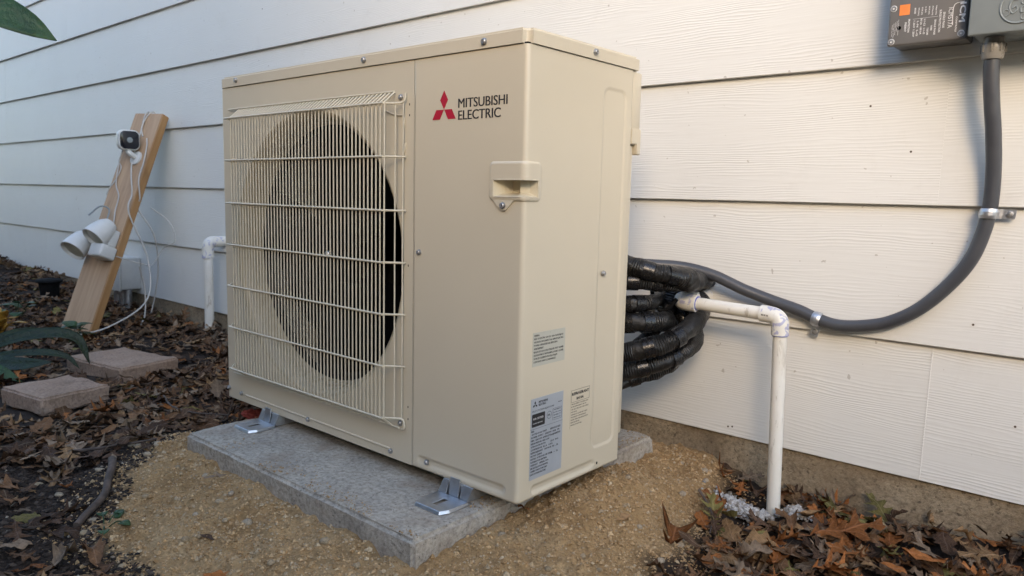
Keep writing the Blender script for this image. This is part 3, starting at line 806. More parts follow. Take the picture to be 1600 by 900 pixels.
def outline(par, y0, z0, y1, z1, w=.0004):
    for q in ((y0, z0, y1, z0 + w), (y0, z1 - w, y1, z1), (y0, z0 + w, y0 + w, z1 - w), (y1 - w, z0 + w, y1, z1 - w)):
        flat('print', [(q[0], q[1]), (q[2], q[1]), (q[2], q[3]), (q[0], q[3])], fr2, MAT['ink'], par, .0001)
outline(rl, .0900, .1265, .1150, .1475)
for i in range(4): st(rl, ('CONFORMS TO', 'UL STD 1995', 'CERTIFIED TO', 'CAN/CSA 236')[i], .0915, .1435 - i * .0048, .0032, .021)
flat('print', [(.0305, .1213), (.1185, .1213), (.1185, .1217), (.0305, .1217)], fr2, MAT['ink'], rl, .0001)
rows = [('MODEL', .0325, .008), ('OUTDOOR UNIT      SERVICE REF.', .0340, .080), ('POWER SUPPLY   208/230V  60Hz  1Ph', .0325, .078), ('MIN. CIRCUIT AMPACITY   MAX FUSE', .0325, .081), ('DESIGN PRESSURE  HIGH  LOW', .0325, .050), ('OUTDOOR FAN MOTOR', .0325, .040), ('COMPRESSOR  R.L.A.   L.R.A.', .0325, .060), ('REFRIGERANT   R410A', .0325, .052), ('FACTORY CHARGE', .0325, .030), ('INSTALL OUTDOOR USE ONLY', .0325, .058), ('SUITABLE FOR HEATING', .0325, .044), ('WEIGHT   SERIAL NO.', .0325, .050), ('SEE INSTALLATION MANUAL', .0325, .048), ('COPPER CONDUCTORS ONLY', .0325, .046), ('DATE OF MANUFACTURE', .0325, .042)]
for i, (s_, y_, w_) in enumerate(rows): st(rl, s_, y_, .1165 - i * .0054, .0042, w_, .00012)
for i in range(4): st(rl, ('36.2  18.0', '22.0  40.0', '15.3', '4 - 2')[i], .0860, .1000 - i * .0108, .0040, .022, .0001)
rg = sticker('refrigerant_label', .1415, .0985, .1995, .1705, MAT['ivory'])
outline(rg, .1430, .1465, .1985, .1690, .0005)
st(rg, 'REFRIGERANT', .1448, .1595, .007, .052, .0003); st(rg, 'R410A', .1590, .1500, .007, .022, .0003)
for i in range(9): st(rg, ('THIS EQUIPMENT CONTAINS R410A', 'IN THE REFRIGERANT CIRCUIT.', 'USE ONLY PIPES AND PARTS MADE', 'FOR R410A.', 'CHARGE AS A LIQUID AND CHECK', 'THE WEIGHT OF REFRIGERANT', 'ADDED. READ THE INSTALLATION', 'MANUAL BEFORE', 'INSTALLATION WORK.')[i], .1435, .1420 - i * .0048, .0036, (.052, .047, .053, .018, .050, .046, .052, .026, .034)[i])

# mounting feet: bent galvanised straps, two in front and two behind
def foot(x, ysign, ybody):
    f = empty('mounting_foot', (x, ybody, PADTOP)); f.parent = u; f.matrix_parent_inverse = _pi(u)
    inv = Matrix.Translation((x, ybody, PADTOP)).inverted()
    zt = PADTOP + .0065; w = .037; yl = .062
    bm = bmesh.new()
    out = [(-w, .0), (-w, -yl + .012), (-w + .010, -yl), (w - .010, -yl), (w, -yl + .012), (w, 0)]
    slot = [(-.0055, -.046), (.0055, -.046), (.0055, -.018), (-.0055, -.018)]
    grid_x = [-w, -.0055, .0055, w]; grid_y = [-yl, -.046, -.018, .0]
    vs = {}
    for i, gx_ in enumerate(grid_x):
        for j, gy_ in enumerate(grid_y):
            xx, yy = gx_, gy_
            if j == 0 and i in (0, 3): xx *= .80
            vs[i, j] = bm.verts.new((x + xx, ybody - ysign * yy * -1 if False else ybody + ysign * yy, zt))
    for i in range(3):
        for j in range(3):
            if i == 1 and j == 1: continue
            bm.faces.new((vs[i, j], vs[i + 1, j], vs[i + 1, j + 1], vs[i, j + 1]))
    # turned-down rim
    rim = [(0, 3), (0, 2), (0, 1), (0, 0), (1, 0), (2, 0), (3, 0), (3, 1), (3, 2), (3, 3)]
    low = {}
    for k in rim:
        c = vs[k].co; dx = (c.x - x) * .05; low[k] = bm.verts.new((c.x + dx, c.y + ysign * (-.003 if k[1] == 0 else 0), PADTOP + .0005))
    for a, b in zip(rim[:-1], rim[1:]): bm.faces.new((vs[a], low[a], low[b], vs[b]))
    # upright ears
    for i in (0, 2):
        a, b = vs[i, 3], vs[i + 1, 3]
        i0_, i1_ = (0, .62) if i == 0 else (.38, 1)
        p0 = a.co.lerp(b.co, i0_); p1 = a.co.lerp(b.co, i1_)
        q = [bm.verts.new(p0), bm.verts.new(p1), bm.verts.new(p1 + Vector((0 if i == 0 else .006, ysign * .008, .024))), bm.verts.new(p0 + Vector((.006 if i == 0 else 0, ysign * .008, .024)))]
        bm.faces.new(q)
    q = [bm.verts.new((x + xx, ybody + ysign * yy, zz)) for xx, yy, zz in ((-.012, .0, zt), (.012, 0, zt), (.012, .004, .012), (-.012, .004, .012))]
    bm.faces.new(q)
    bmesh.ops.recalc_face_normals(bm, faces=bm.faces)
    o = bm_obj('foot_plate', bm, MAT['zinc'], None, False); o.parent = f; o.matrix_parent_inverse = inv
    s_ = o.modifiers.new('thick', 'SOLIDIFY'); s_.thickness = .0022; s_.offset = -1
    b = o.modifiers.new('bev', 'BEVEL'); b.width = .0009; b.segments = 2
    rail = box('foot_rail', (x - .030, ybody + (.006 if ysign > 0 else -.2), PADTOP + .0006), (x + .030, ybody + (.12 if ysign > 0 else -.006), .0012), MAT['zinc'], None, .002)
    rail.parent = f; rail.matrix_parent_inverse = inv
    if ysign > 0:
        sl_ = box('foot_slot', (x - .0052, ybody - .0455, PADTOP + .0008), (x + .0052, ybody - .0185, PADTOP + .0012), MAT['pad'], None); sl_.parent = f; sl_.matrix_parent_inverse = inv
for x in (-.137, -.752):
    foot(x, 1, -.013); foot(x, -1, .322)

# ------------------------------------------------------------------ electrical boxes, conduit, clamps
FYS = .600
sb = empty('surge_protector_box', (.417, WY, .79)); tag(sb, 'small dark grey surge protector box printed with white lettering on the siding', 'electrical box')
def rot_box(o, ang, c):  # tilt about the wall normal
    pass
bx0, bx1, bz0, bz1 = .3515, .4785, .798, .985
box('box_body', (bx0 + .003, FYS + .012, bz0 + .003), (bx1 - .003, WY + .004, bz1 - .003), MAT['grey_plastic'], sb, .004)
box('box_cover', (bx0, FYS, bz0), (bx1, FYS + .0115, bz1), MAT['grey_plastic'], sb, .004, 3)
for x, z in ((bx0 + .0075, bz0 + .0075), (bx0 + .0075, bz0 + .066), (bx1 - .0085, bz0 + .0100), (bx0 + .0075, bz1 - .008), (bx1 - .0085, bz1 - .008)):
    s_ = lathe('cover_screw', [(.0056, 0), (.0056, .0004), (.0046, .0007), (.0044, .0007)], MAT['whiteprint'], (x, FYS, z), (0, -1, 0), sb, 16)
    lathe('cover_screw', [(.0047, 0), (.0047, .0011), (.0018, .0012), (.0014, .0004)], MAT['screw'], (x, FYS, z), (0, -1, 0), sb, 16)
def vt(body, x, ztop, size, length=None, bold=0.0, height=None):   # lettering turned a quarter clockwise
    return text('print', body, size, frame((x, FYS - .0003, ztop - .0185), (0, 0, -1), (1, 0, 0)), MAT['whiteprint'], sb, width=length, height=height, bold=bold, extrude=.0001, res=2)
vt('ICM', .4650, .8785, .014, .0330, .0004, .0095); vt('CONTROLS', .4600, .8560, .003, .026, .0001, .0026)
vt('ICM517A', .4480, .8720, .009, .0345, .0, .0072)
vt('SINGLE PHASE', .4400, .8660, .005, .0270, .0001, .0034); vt('SURGE PROTECTION', .4340, .8705, .005, .0380, .0001, .0034)
tube('print', [(.4715, FYS - .0004, .861), (.4570, FYS - .0004, .858), (.4550, FYS - .0004, .8415), (.4560, FYS - .0004, .8235)], .0006, MAT['whiteprint'], sb, 6, 4)
for i, (s_, za, ln) in enumerate((('SINGLE PHASE', .855, .026), ('WIRE', .846, .009), ('120/240', .842, .012), ('L1-L2  L1-G', .858, .026), ('50 kA  100 kA', .860, .028), ('L-N  L-G', .856, .026), ('1.2kV 1.2kV', .857, .028))):
    vt(s_, .4270 - i * .0056, za, .004, ln, .0001, .0029)
for i, (s_, ln) in enumerate((('Voltage (VAC)', .016), ('AC Freq. (Hz)', .016), ('MCOV (VAC)', .014), ('In (kA)', .010), ('SCCR (kA)', .013), ('VPR (VAC)', .014), ('MODES', .010))):
    vt(s_, .4270 - i * .0056, .8790, .004, ln, .0001, .0027)
vt('PROTECTION', .3845, .8610, .004, .0230, .0001, .0032); vt('PRESENT', .3790, .8560, .004, .0165, .0001, .0032)
for i, (s_, ln) in enumerate((('U.S. PATENT PENDING', .027), ('TYPE 2 SPD', .018), ('LISTED DEVICE', .022), ('DO NOT OPEN', .025), ('MADE IN USA', .021))): vt(s_, .3680 - i * .0025, .862 - .002 * i, .003, ln, .0, .0015)
for z0_, z1_ in ((.858, .8620),): flat('print', [(.392, .8413), (.432, .8413), (.432, .8417), (.392, .8417)], frame((0, FYS - .0002, 0), (1, 0, 0), (0, 0, 1)), MAT['whiteprint'], sb, .0002)
flat('warning_sticker', [(.3690, .8505), (.3860, .8505), (.3860, .8690), (.3690, .8690)], frame((0, FYS - .0002, 0), (1, 0, 0), (0, 0, 1)), MAT['orange_sticker'], sb, .0003)
lathe('indicator_window', [(.0034, 0), (.0034, .0006), (.0024, .0007), (.0022, .0003)], MAT['black'], (.3705, FYS, .8290), (0, -1, 0), sb, 16)

db = empty('disconnect_box', (.60, WY, .79)); tag(db, 'grey metal electrical disconnect box with embossed round emblem at the top right', 'electrical box')
dx0, dx1, dz0, dz1, dyf = .4865, .700, .795, 1.10, .565
box('box_body', (dx0 + .004, dyf + .012, dz0 + .003), (dx1 - .004, WY + .004, dz1), MAT['grey_box'], db, .003)
box('box_door', (dx0, dyf, dz0), (dx1, dyf + .0105, dz1), MAT['grey_box'], db, .003, 3)
# raised monogram: ring with entwined script letters
cxm, czm = .5565, .8340
ringp = [(cxm + .026 * math.cos(2 * math.pi * k / 40), dyf - .0004, czm + .026 * math.sin(2 * math.pi * k / 40)) for k in range(41)]
tube('emblem_ring', ringp, .0016, MAT['grey_box'], db, 8, 1, False)
for k in range(4):
    a0 = k * math.pi / 2 + .4; cc = Vector((cxm + .0195 * math.cos(a0), dyf - .0004, czm + .0195 * math.sin(a0)))
    tube('emblem_scroll', [cc + Vector((.006 * math.cos(a0 + q), 0, .006 * math.sin(a0 + q))) * (1 - .5 * i / 7) for i, q in enumerate(np.linspace(1.2, 6.0, 8))], .0010, MAT['grey_box'], db, 6, 4)
tube('emblem_letter', [(cxm - .002, dyf - .0004, czm + .011), (cxm - .010, dyf - .0004, czm + .010), (cxm - .0135, dyf - .0004, czm), (cxm - .009, dyf - .0004, czm - .010), (cxm - .003, dyf - .0004, czm - .006), (cxm - .004, dyf - .0004, czm + .001), (cxm - .009, dyf - .0004, czm - .002)], .0013, MAT['grey_box'], db, 6, 6)
tube('emblem_letter', [(cxm + .012, dyf - .0004, czm + .008), (cxm + .006, dyf - .0004, czm + .011), (cxm + .003, dyf - .0004, czm + .005), (cxm + .008, dyf - .0004, czm + .001), (cxm + .003, dyf - .0004, czm - .003), (cxm + .004, dyf - .0004, czm - .010), (cxm + .012, dyf - .0004, czm - .007)], .0013, MAT['grey_box'], db, 6, 6)
lathe('door_hasp', [(.012, 0), (.012, .003), (.006, .0045), (.003, .0045)], MAT['zinc'], (.585, dyf + .02, dz0 + .0032), (0, 0, -1), db, 20)

CD = [(.5185, .612, .785), (.5185, .614, .740), (.5225, .622, .690), (.5275, .633, .640), (.5310, .641, .580), (.5310, .648, .520), (.5245, .650, .470), (.5080, .650, .415), (.4750, .650, .363), (.4300, .650, .315), (.3800, .650, .284), (.3300, .650, .270), (.2850, .650, .266), (.2450, .650, .274), (.2050, .649, .288), (.1500, .645, .302), (.0900, .636, .322), (.0250, .622, .348), (-.0400, .600, .362), (-.1100, .560, .365), (-.1700, .480, .372), (-.1800, .400, .38), (-.16, .330, .385)]
cd = empty('conduit_run', CD[0]); tag(cd, 'dark grey flexible electrical conduit sweeping from the disconnect box to the unit', 'conduit')
tube('conduit', [(x, y + .006 if y > .64 else y, z) for x, y, z in CD], .0125, MAT['conduit'], cd, 20, 8)
lathe('conduit_connector', [(.0130, .031), (.0155, .030), (.0168, .026), (.0178, .016), (.0181, .008), (.0174, .004), (.0155, .003), (.0155, -.006)], MAT['grey_nut'], (.5185, .612, dz0 - .004), (0, 0, -1), cd, 16)
for k in range(8):
    a = 2 * math.pi * k / 8; c = Vector((.5185 + .0179 * math.cos(a), .612 + .0179 * math.sin(a), 0))
    box('connector_rib', (c.x - .0016, c.y - .0016, .772), (c.x + .0016, c.y + .0016, .786), MAT['grey_nut'], cd, .0008)
def clamp(c, tdir, odir, label):
    t_ = Vector(tdir).normalized(); o_ = Vector(odir).normalized(); nrm = Vector((0, -1, 0))
    root = empty('conduit_clamp', (c[0], WY, c[2])); tag(root, label, 'clamp', 'metal clamps on the grey conduit')
    C = Vector(c); r0, w = .0132, .0085
    arcp = []
    for i in range(17):
        a = R(-100 + 190 * i / 16); arcp.append(C + (nrm * math.cos(a) + o_ * math.sin(a)) * r0)
    wall = Vector((0, WY - .0005 - C.y, 0))
    e = C + o_ * (r0 + .001); arcp += [Vector((e.x, WY - .0035, e.z)), C * 1 + o_ * (r0 + .006) + Vector((0, WY - .0022 - C.y, 0)), C + o_ * (r0 + .026) + Vector((0, WY - .0022 - C.y, 0))]
    V = []; F = []
    for p in arcp: V += [p - t_ * w, p - t_ * w * .35, p + t_ * w * .35, p + t_ * w]
    for i in range(len(arcp)):   # pressed rib along the strap
        if i < 17:
            d = (arcp[i] - C).normalized() * .0016; V[4 * i + 1] += d; V[4 * i + 2] += d
    for i in range(len(arcp) - 1):
        for j in range(3): F.append((4 * i + j, 4 * i + j + 1, 4 * i + 5 + j, 4 * i + 4 + j))
    o = mesh('clamp_strap', V, F, MAT['zinc'], root); m_ = o.modifiers.new('thick', 'SOLIDIFY'); m_.thickness = .0018; m_.offset = 0
    hs = C + o_ * (r0 + .0165); lathe('clamp_screw', [(.0062, 0), (.0062, .001), (.0045, .004), (.0020, .0046)], MAT['screw'], (hs.x, WY - .0032, hs.z), (0, -1, 0), root, 12)
clamp((.5295, .6540, .500), (.12, 0, 1), (1, 0, -.02), 'shiny metal one-hole clamp on the upright part of the grey conduit')
clamp((.2450, .6560, .2735), (1, 0, -.22), (-.22, 0, -1), 'metal one-hole clamp on the low bend of the grey conduit beside the drain pipe')

# ------------------------------------------------------------------ drain pipes
PR = .0134
dp = empty('drain_pipe', (.222, .55, -.13)); tag(dp, 'white plastic drain pipe with blue primer marks running down beside the conduit', 'drain pipe')
tube('pipe', [(.010, .547, .2925), (.1, .549, .2895), (.185, .55, .2870)], PR, MAT['pvc'], dp, 20, 6)
tube('riser', [(.2105, .550, .258), (.2150, .5505, .10), (.2225, .551, -.16)], PR, MAT['pvc'], dp, 20, 6)
tube('elbow', [(.1700, .55, .2875), (.1850, .55, .2870), (.2005, .55, .2840), (.2090, .55, .2745), (.2105, .55, .258), (.2108, .55, .248)], lambda s_: .0172, MAT['pvc_fit'], dp, 20, 6)
tube('elbow', [(.0290, .548, .2920), (.0130, .547, .2925), (-.0015, .549, .2930), (-.0095, .5570, .2935), (-.0110, .573, .294), (-.011, .690, .294)], lambda s_: .0200 if s_ < .62 else .0150, MAT['pvc_fit'], dp, 20, 6)
tube('primer_ring', [(.0285, .548, .2920), (.0315, .548, .2919)], .0150, MAT['primer'], dp, 20, 1)
tube('primer_ring', [(.2108, .55, .2485), (.21085, .55, .2462)], .0150, MAT['primer'], dp, 20, 1)
for i in range(11):
    if i in (3, 7): continue
    x = .1770 + i * .0013
    flat('print', [(x, .2855 - (x - .177) * .06), (x + .0007, .2855 - (x - .177) * .06), (x + .0007, .2890 - (x - .177) * .06), (x, .2890 - (x - .177) * .06)], frame((0, .5329, 0), (1, 0, 0), (0, 0, 1)), MAT['ink'], dp, .0002)
dp2 = empty('drain_pipe', (-2.22, .60, -.11)); tag(dp2, 'short white plastic pipe elbowed into the wall left of the unit', 'drain pipe')
tube('riser', [(-2.226, .600, .262), (-2.2265, .600, .10), (-2.227, .600, -.16)], .0190, MAT['pvc'], dp2, 16, 5)
tube('elbow', [(-2.226, .600, .225), (-2.226, .600, .258), (-2.224, .603, .281), (-2.222, .615, .291), (-2.221, .635, .292), (-2.2205, .70, .292)], .0235, MAT['pvc_fit'], dp2, 16, 6)

# ------------------------------------------------------------------ insulated refrigerant lines
MAT['tape'] = simple('black_vinyl_tape', (.010, .010, .011), .28, var=.3, vscale=120, bump=.3, bscale=160)
def hose(pts, r, label, lumps=.05, bulge=0.0, ties=(.32, .46)):
    ph = random.random() * 6
    def rad(s_): return r * (1 + lumps * math.sin(s_ * 23 + ph) + lumps * .7 * math.sin(s_ * 57 + ph * 2) + bulge * math.exp(-((s_ - .60) / .10) ** 2)) * (1 - .35 * max(0, s_ - .97) / .03)
    o = tube('insulated_pipe', pts, rad, MAT['foam'], None, 20, 18)
    me_ = o.data; co = np.zeros(len(me_.vertices) * 3); me_.vertices.foreach_get('co', co); co = co.reshape(-1, 3)
    nr = np.zeros_like(co).ravel(); me_.vertices.foreach_get('normal', nr); nr = nr.reshape(-1, 3)
    sd_ = int(ph * 100); q = vnoise(co[:, 0] * 60 + co[:, 2] * 45, co[:, 1] * 60 - co[:, 2] * 70, sd_) * .0042 + vnoise(co[:, 0] * 150 + co[:, 2] * 90, co[:, 1] * 150 - co[:, 2] * 140, sd_ + 1) * .0024
    me_.vertices.foreach_set('co', (co + nr * q[:, None]).ravel()); me_.update()
    path_ = catmull(pts, 18)
    for fr_ in ties:
        k_ = int(fr_ * (len(path_) - 2)); dd = (path_[k_ + 1] - path_[k_]).normalized()
        ring_ = tube('tape_band', [path_[k_] - dd * .011, path_[k_] - dd * .004, path_[k_] + dd * .004, path_[k_] + dd * .011], r * 1.10, MAT['tape'], None, 20, 3); ring_.parent = o
    tag(o, label, 'insulated pipe', 'black insulated pipes behind the outdoor unit'); return o
hose([(-.17, .34, .40), (-.110, .370, .392), (-.060, .400, .378), (-.012, .425, .364), (.014, .450, .357), (.030, .486, .349), (.026, .524, .340), (.010, .585, .335), (.00, .64, .33), (-.02, .70, .33)], .0185, 'topmost black taped insulated pipe, ending in a blunt bend over the drain elbow', .05, .28)
hose([(-.19, .35, .335), (-.110, .385, .335), (-.062, .410, .341), (-.020, .445, .340), (.002, .495, .336), (.000, .560, .332), (-.03, .62, .33), (-.05, .70, .32)], .0172, 'second black insulated pipe from the top, running just above the drain elbow')
hose([(-.19, .38, .282), (-.110, .395, .290), (-.062, .402, .294), (-.042, .416, .296), (-.036, .445, .295), (-.050, .500, .292), (-.09, .60, .29), (-.10, .70, .29)], .0165, 'short black insulated pipe stub between the second pipe and the lower bend', .03)
hose([(-.19, .38, .235), (-.110, .395, .246), (-.062, .405, .254), (-.028, .425, .258), (-.016, .460, .256), (-.030, .520, .250), (-.08, .60, .25), (-.10, .70, .25)], .0205, 'thick black insulated pipe with a split seam under the short stub', .03)
hose([(-.20, .36, .16), (-.125, .385, .174), (-.065, .410, .190), (-.010, .440, .207), (.018, .475, .223), (.028, .530, .246), (.015, .590, .268), (-.005, .625, .287), (-.06, .630, .298), (-.12, .66, .30)], .0205, 'large black insulated pipe looping out and back under the drain elbow', .03)
hose([(-.20, .38, .12), (-.125, .400, .134), (-.070, .430, .146), (-.016, .476, .165), (.008, .525, .182), (.008, .580, .200), (-.02, .625, .222), (-.07, .64, .24), (-.10, .70, .25)], .0195, 'lowest black insulated pipe curving under the large loop', .03)
hose([(-.115, .53, .165), (-.085, .560, .215), (-.060, .575, .262), (-.050, .585, .30), (-.05, .60, .34)], .0165, 'black insulated pipe rising steeply behind the loops on the left', .04)
hose([(-.005, .590, .200), (-.022, .595, .235), (-.040, .598, .272), (-.060, .600, .31)], .0150, 'black insulated pipe slanting up behind the drain elbow', .04)
hose([(-.19, .40, .085), (-.125, .425, .100), (-.085, .455, .116), (-.045, .500, .135), (-.020, .55, .155), (-.035, .60, .185), (-.07, .64, .21)], .0150, 'thin black insulated pipe below the lowest bend', .05, 0, (.4,))
w = tube('control_cable', [(-.09, .385, .43), (-.072, .395, .40), (-.065, .405, .372)], .006, MAT['black'], None, 10, 6); tag(w, 'thin black cable rising above the topmost insulated pipe', 'cable')
w = tube('zip_cable', [(-.055, .50, .318), (-.052, .505, .29), (-.035, .51, .272), (-.02, .515, .28), (-.005, .52, .30)], .0045, MAT['black'], None, 8, 6); tag(w, 'thin black cable looping among the insulated pipes', 'cable')

# ------------------------------------------------------------------ leaning board with camera and flood light
PB = Vector((-2.6243, .226, -.1057)); AX = Vector((-.13237, .38538, .91321)); UX = Vector((.96060, .27705, .02233)); NX = Vector((.24440, -.88019, .40687))
PL = 1.0379
FRM = Matrix(((UX.x, -NX.x, AX.x, PB.x), (UX.y, -NX.y, AX.y, PB.y), (UX.z, -NX.z, AX.z, PB.z), (0, 0, 0, 1)))   # local x across, y into the board, z along
def lp_(x, y, z): return FRM @ Vector((x, -y, z))       # y here = out of the face
bd = empty('leaning_board', PB); tag(bd, 'rough pine board leaning on the wall and holding the camera and flood light', 'board')
bm = bmesh.new(); bmesh.ops.create_cube(bm, size=1)
for v in bm.verts: v.co = Vector((v.co.x * .184, v.co.y * .038, (v.co.z + .5) * PL))
for v in bm.verts:
    if v.co.z > .5: v.co.z -= .012 * (1 if v.co.x > 0 else 0)
bmesh.ops.bevel(bm, geom=list(bm.edges), offset=.003, segments=2, affect='EDGES'); bm.normal_update()
for f in bm.faces: f.material_index = 1 if abs(f.normal.y) < .6 else 0
me = bpy.data.meshes.new('board_timber'); bm.to_mesh(me); bm.free(); me.materials.append(MAT['wood']); me.materials.append(MAT['wood_edge'])
o = bpy.data.objects.new('board_timber', me); COL.objects.link(o); o.parent = bd; o.matrix_parent_inverse = Matrix.Translation(PB).inverted(); o.matrix_world = FRM
o.matrix_basis = FRM

# security camera
camdir = (Vector((1.0, -.06, -.02))).normalized(); cpos = lp_(.004, .075, .866)
sc_ = empty('security_camera', lp_(-.01, .019, .84)); tag(sc_, 'small white security camera with black face near the top of the board', 'camera')
upv = (Vector((0, 0, 1)) - camdir * camdir.z).normalized(); rt = upv.cross(camdir).normalized()
def loft(name, rings, mat):      # rings: (half size, corner radius, distance along the view axis)
    V = []; F = []; n_ = None
    for hs, r_, d in rings:
        pr_ = rrect(-hs, -hs, hs, hs, r_, 5); n_ = len(pr_)
        V += [cpos + rt * x + upv * y + camdir * d for x, y in pr_]
    for i in range(len(rings) - 1):
        for k in range(n_): F.append((i * n_ + k, i * n_ + (k + 1) % n_, (i + 1) * n_ + (k + 1) % n_, (i + 1) * n_ + k))
    F.append(tuple(range(n_ - 1, -1, -1))); F.append(tuple((len(rings) - 1) * n_ + k for k in range(n_)))
    o = mesh(name, V, F, mat, sc_, True); o.data.set_sharp_from_angle(angle=R(45)); return o
loft('camera_body', [(.022, .012, -.040), (.034, .019, -.034), (.042, .024, -.020), (.045, .025, .004), (.0435, .024, .018), (.040, .022, .021)], MAT['white_plastic'])
loft('camera_face', [(.0395, .021, .019), (.0385, .020, .0235), (.036, .018, .0245)], MAT['lens'])
lathe('camera_lens', [(.012, 0), (.012, .002), (.008, .003)], MAT['grey_box'], cpos + camdir * .0240, camdir, sc_, 20)
tube('camera_mount', [cpos - camdir * .02 - upv * .03, lp_(.012, .055, .815), lp_(.02, .02, .805)], .012, MAT['white_plastic'], sc_, 12, 5)
lathe('mount_base', [(.032, 0), (.032, .006), (.022, .010)], MAT['white_plastic'], lp_(.020, .019, .805), NX, sc_, 20)
# flood light with two heads
fl = empty('flood_light', lp_(.0, .019, .40)); tag(fl, 'white twin-head flood light fixed half way down the leaning board', 'flood light')
FL2 = FRM
b1 = box('light_housing', (.022, -.095, .318), (.100, -.019, .376), MAT['white_plastic'], fl, .010, 3, frame=FRM)
box('light_sensor', (.030, -.062, .376), (.085, -.0195, .452), MAT['white_plastic'], fl, .008, 3, frame=FRM)
def head(c, d, name='lamp_head'):
    d = Vector(d).normalized()
    o = lathe(name, [(.008, -.105), (.028, -.100), (.042, -.078), (.050, -.040), (.0535, 0), (.050, .001), (.047, -.012), (.0, -.013)][:-1], MAT['white_plastic'], c, d, fl, 28, 40)
    lathe('lamp_lens', [(.0465, -.012), (.020, -.006), (.002, -.004)], MAT['pale_label'], c, d, fl, 24)
for o_, b_ in ((lp_(.045, .105, .388), lp_(.052, .060, .470)), (lp_(-.066, .100, .332), lp_(-.070, .058, .418))): head(o_, o_ - b_)
tube('lamp_arm', [lp_(.06, .045, .45), lp_(.055, .055, .465), lp_(.05, .065, .465)], .012, MAT['white_plastic'], fl, 10, 5)
tube('lamp_arm', [lp_(.04, .045, .42), lp_(-.02, .045, .43), lp_(-.068, .060, .418)], .012, MAT['white_plastic'], fl, 10, 5)
tube('lamp_lead', [lp_(-.06, .09, .50), lp_(-.035, .07, .55), lp_(.0, .05, .545), lp_(.01, .05, .49)], .0035, MAT['grey_box'], fl, 8, 6)
# cables
def cable(pts, label, r=.0030):
    o = tube('cable', pts, r, MAT['cable'], None, 8, 8); tag(o, label, 'cable', 'white cables on the leaning board'); return o
TZ = PL + .003
cable([lp_(-.03, -.03, TZ - .05), lp_(-.025, .0, TZ + .004), lp_(-.015, .022, TZ - .02), lp_(-.005, .023, .93), lp_(.005, .026, .80), lp_(.03, .024, .72), lp_(.072, .022, .63), (-2.60, .44, .40), (-2.57, .50, .20), (-2.50, .46, .03), (-2.47, .30, -.06), (-2.49, .16, -.088), (-2.55, .10, -.09)], 'white cable hanging from the board top and trailing onto the leaf litter', .0034)
cable([lp_(.02, -.03, TZ - .05), lp_(.012, .0, TZ + .004), lp_(.004, .022, TZ - .02), lp_(-.008, .024, .96), lp_(.02, .025, .91)], 'short white cable loop tied over the top end of the board')
cable([lp_(.05, .024, .90), lp_(.07, .027, .86), lp_(.082, .025, .78), lp_(.085, .023, .70), lp_(.10, .0, .62), (-2.66, .50, .42), (-2.64, .56, .30), (-2.70, .60, .15), (-2.74, .60, .02), (-2.75, .58, -.08)], 'thin white cable dropping behind the board edge to the ground')
cable([lp_(-.045, .05, .85), lp_(-.062, .035, .78), lp_(-.05, .024, .68), lp_(-.005, .024, .62), lp_(.005, .024, .55), lp_(.03, .03, .48), lp_(.04, .05, .43)], 'white cable looping down the board face from the camera to the flood light')
cable([lp_(-.10, .0, .62), lp_(-.09, .022, .64), lp_(-.06, .023, .71), lp_(-.055, .023, .76), lp_(-.09, .022, .80), lp_(-.094, .0, .86)], 'thin cable bent round the left edge of the board below the camera', .0022)
cable([lp_(.082, .03, .345), (-2.56, .47, .18), (-2.62, .54, .17), (-2.60, .58, .24), (-2.52, .60, .28), (-2.55, .59, .36), (-2.66, .56, .42)], 'thin white cable wandering over the siding right of the board', .0022)
cable([(-2.66, .50, .16), (-2.66, .52, .05), (-2.62, .50, -.05), (-2.57, .46, -.09)], 'white cable end curling to the ground beside the utility box')
# utility box behind the board
ub = empty('utility_box', (-3.16, WY, -.02)); tag(ub, 'grey utility box low on the wall behind the leaning board', 'utility box')
box('box_body', (-3.25, .575, .005), (-3.065, WY + .004, .165), MAT['white_plastic'], ub, .008, 3)
box('box_lid', (-3.255, .567, .0), (-3.06, .575, .17), MAT['white_plastic'], ub, .003)
for dx in (-3.215, -3.155, -3.10): tube('conduit_stub', [(dx, .62, .01), (dx, .62, -.14)], .020, MAT['zinc'], ub, 14, 1)
# black path light stake
ps = empty('path_light', (-3.53, .40, -.08)); tag(ps, 'short black garden light stake in the leaves near the wall', 'garden light')
lathe('light_post', [(.042, 0), (.045, .10), (.050, .13)], MAT['black'], (-3.53, .405, -.115), (.02, 0, 1), ps, 18)
lathe('light_cap', [(.060, 0), (.062, .006), (.056, .014), (.02, .020)], MAT['black'], (-3.527, .405, .016), (.02, 0, 1), ps, 18)

# ------------------------------------------------------------------ pavers
def paver(name, c4, th, label, seed):
    # four top corners (world) -> slab
    c = [Vector(q) for q in c4]; ctr_ = sum(c, Vector()) / 4
    ux = ((c[1] - c[0]) + (c[2] - c[3])).normalized(); L = ((c[1] - c[0]).length + (c[2] - c[3]).length) / 2
    uy = ((c[3] - c[0]) + (c[2] - c[1])); uy = (uy - ux * uy.dot(ux)).normalized(); Wd = ((c[3] - c[0]).length + (c[2] - c[1]).length) / 2
    uz = ux.cross(uy)
    M4 = Matrix(((ux.x, uy.x, uz.x, ctr_.x), (ux.y, uy.y, uz.y, ctr_.y), (ux.z, uy.z, uz.z, ctr_.z), (0, 0, 0, 1)))
    o = rough_box(name, (-L / 2, -Wd / 2, -th), (L / 2, Wd / 2, 0), MAT['paver'], .022, .0035, .006, None, seed, M4); tag(o, label, 'paving stone', 'stone pavers in the leaf litter'); return o
paver('paver', [(-1.637, -.3033, -.055), (-1.437, -.2673, -.055), (-1.4832, -.080, -.055), (-1.6931, -.121, -.055)], .050, 'nearer tan stone paver tilted on the leaf litter at the left', 31)
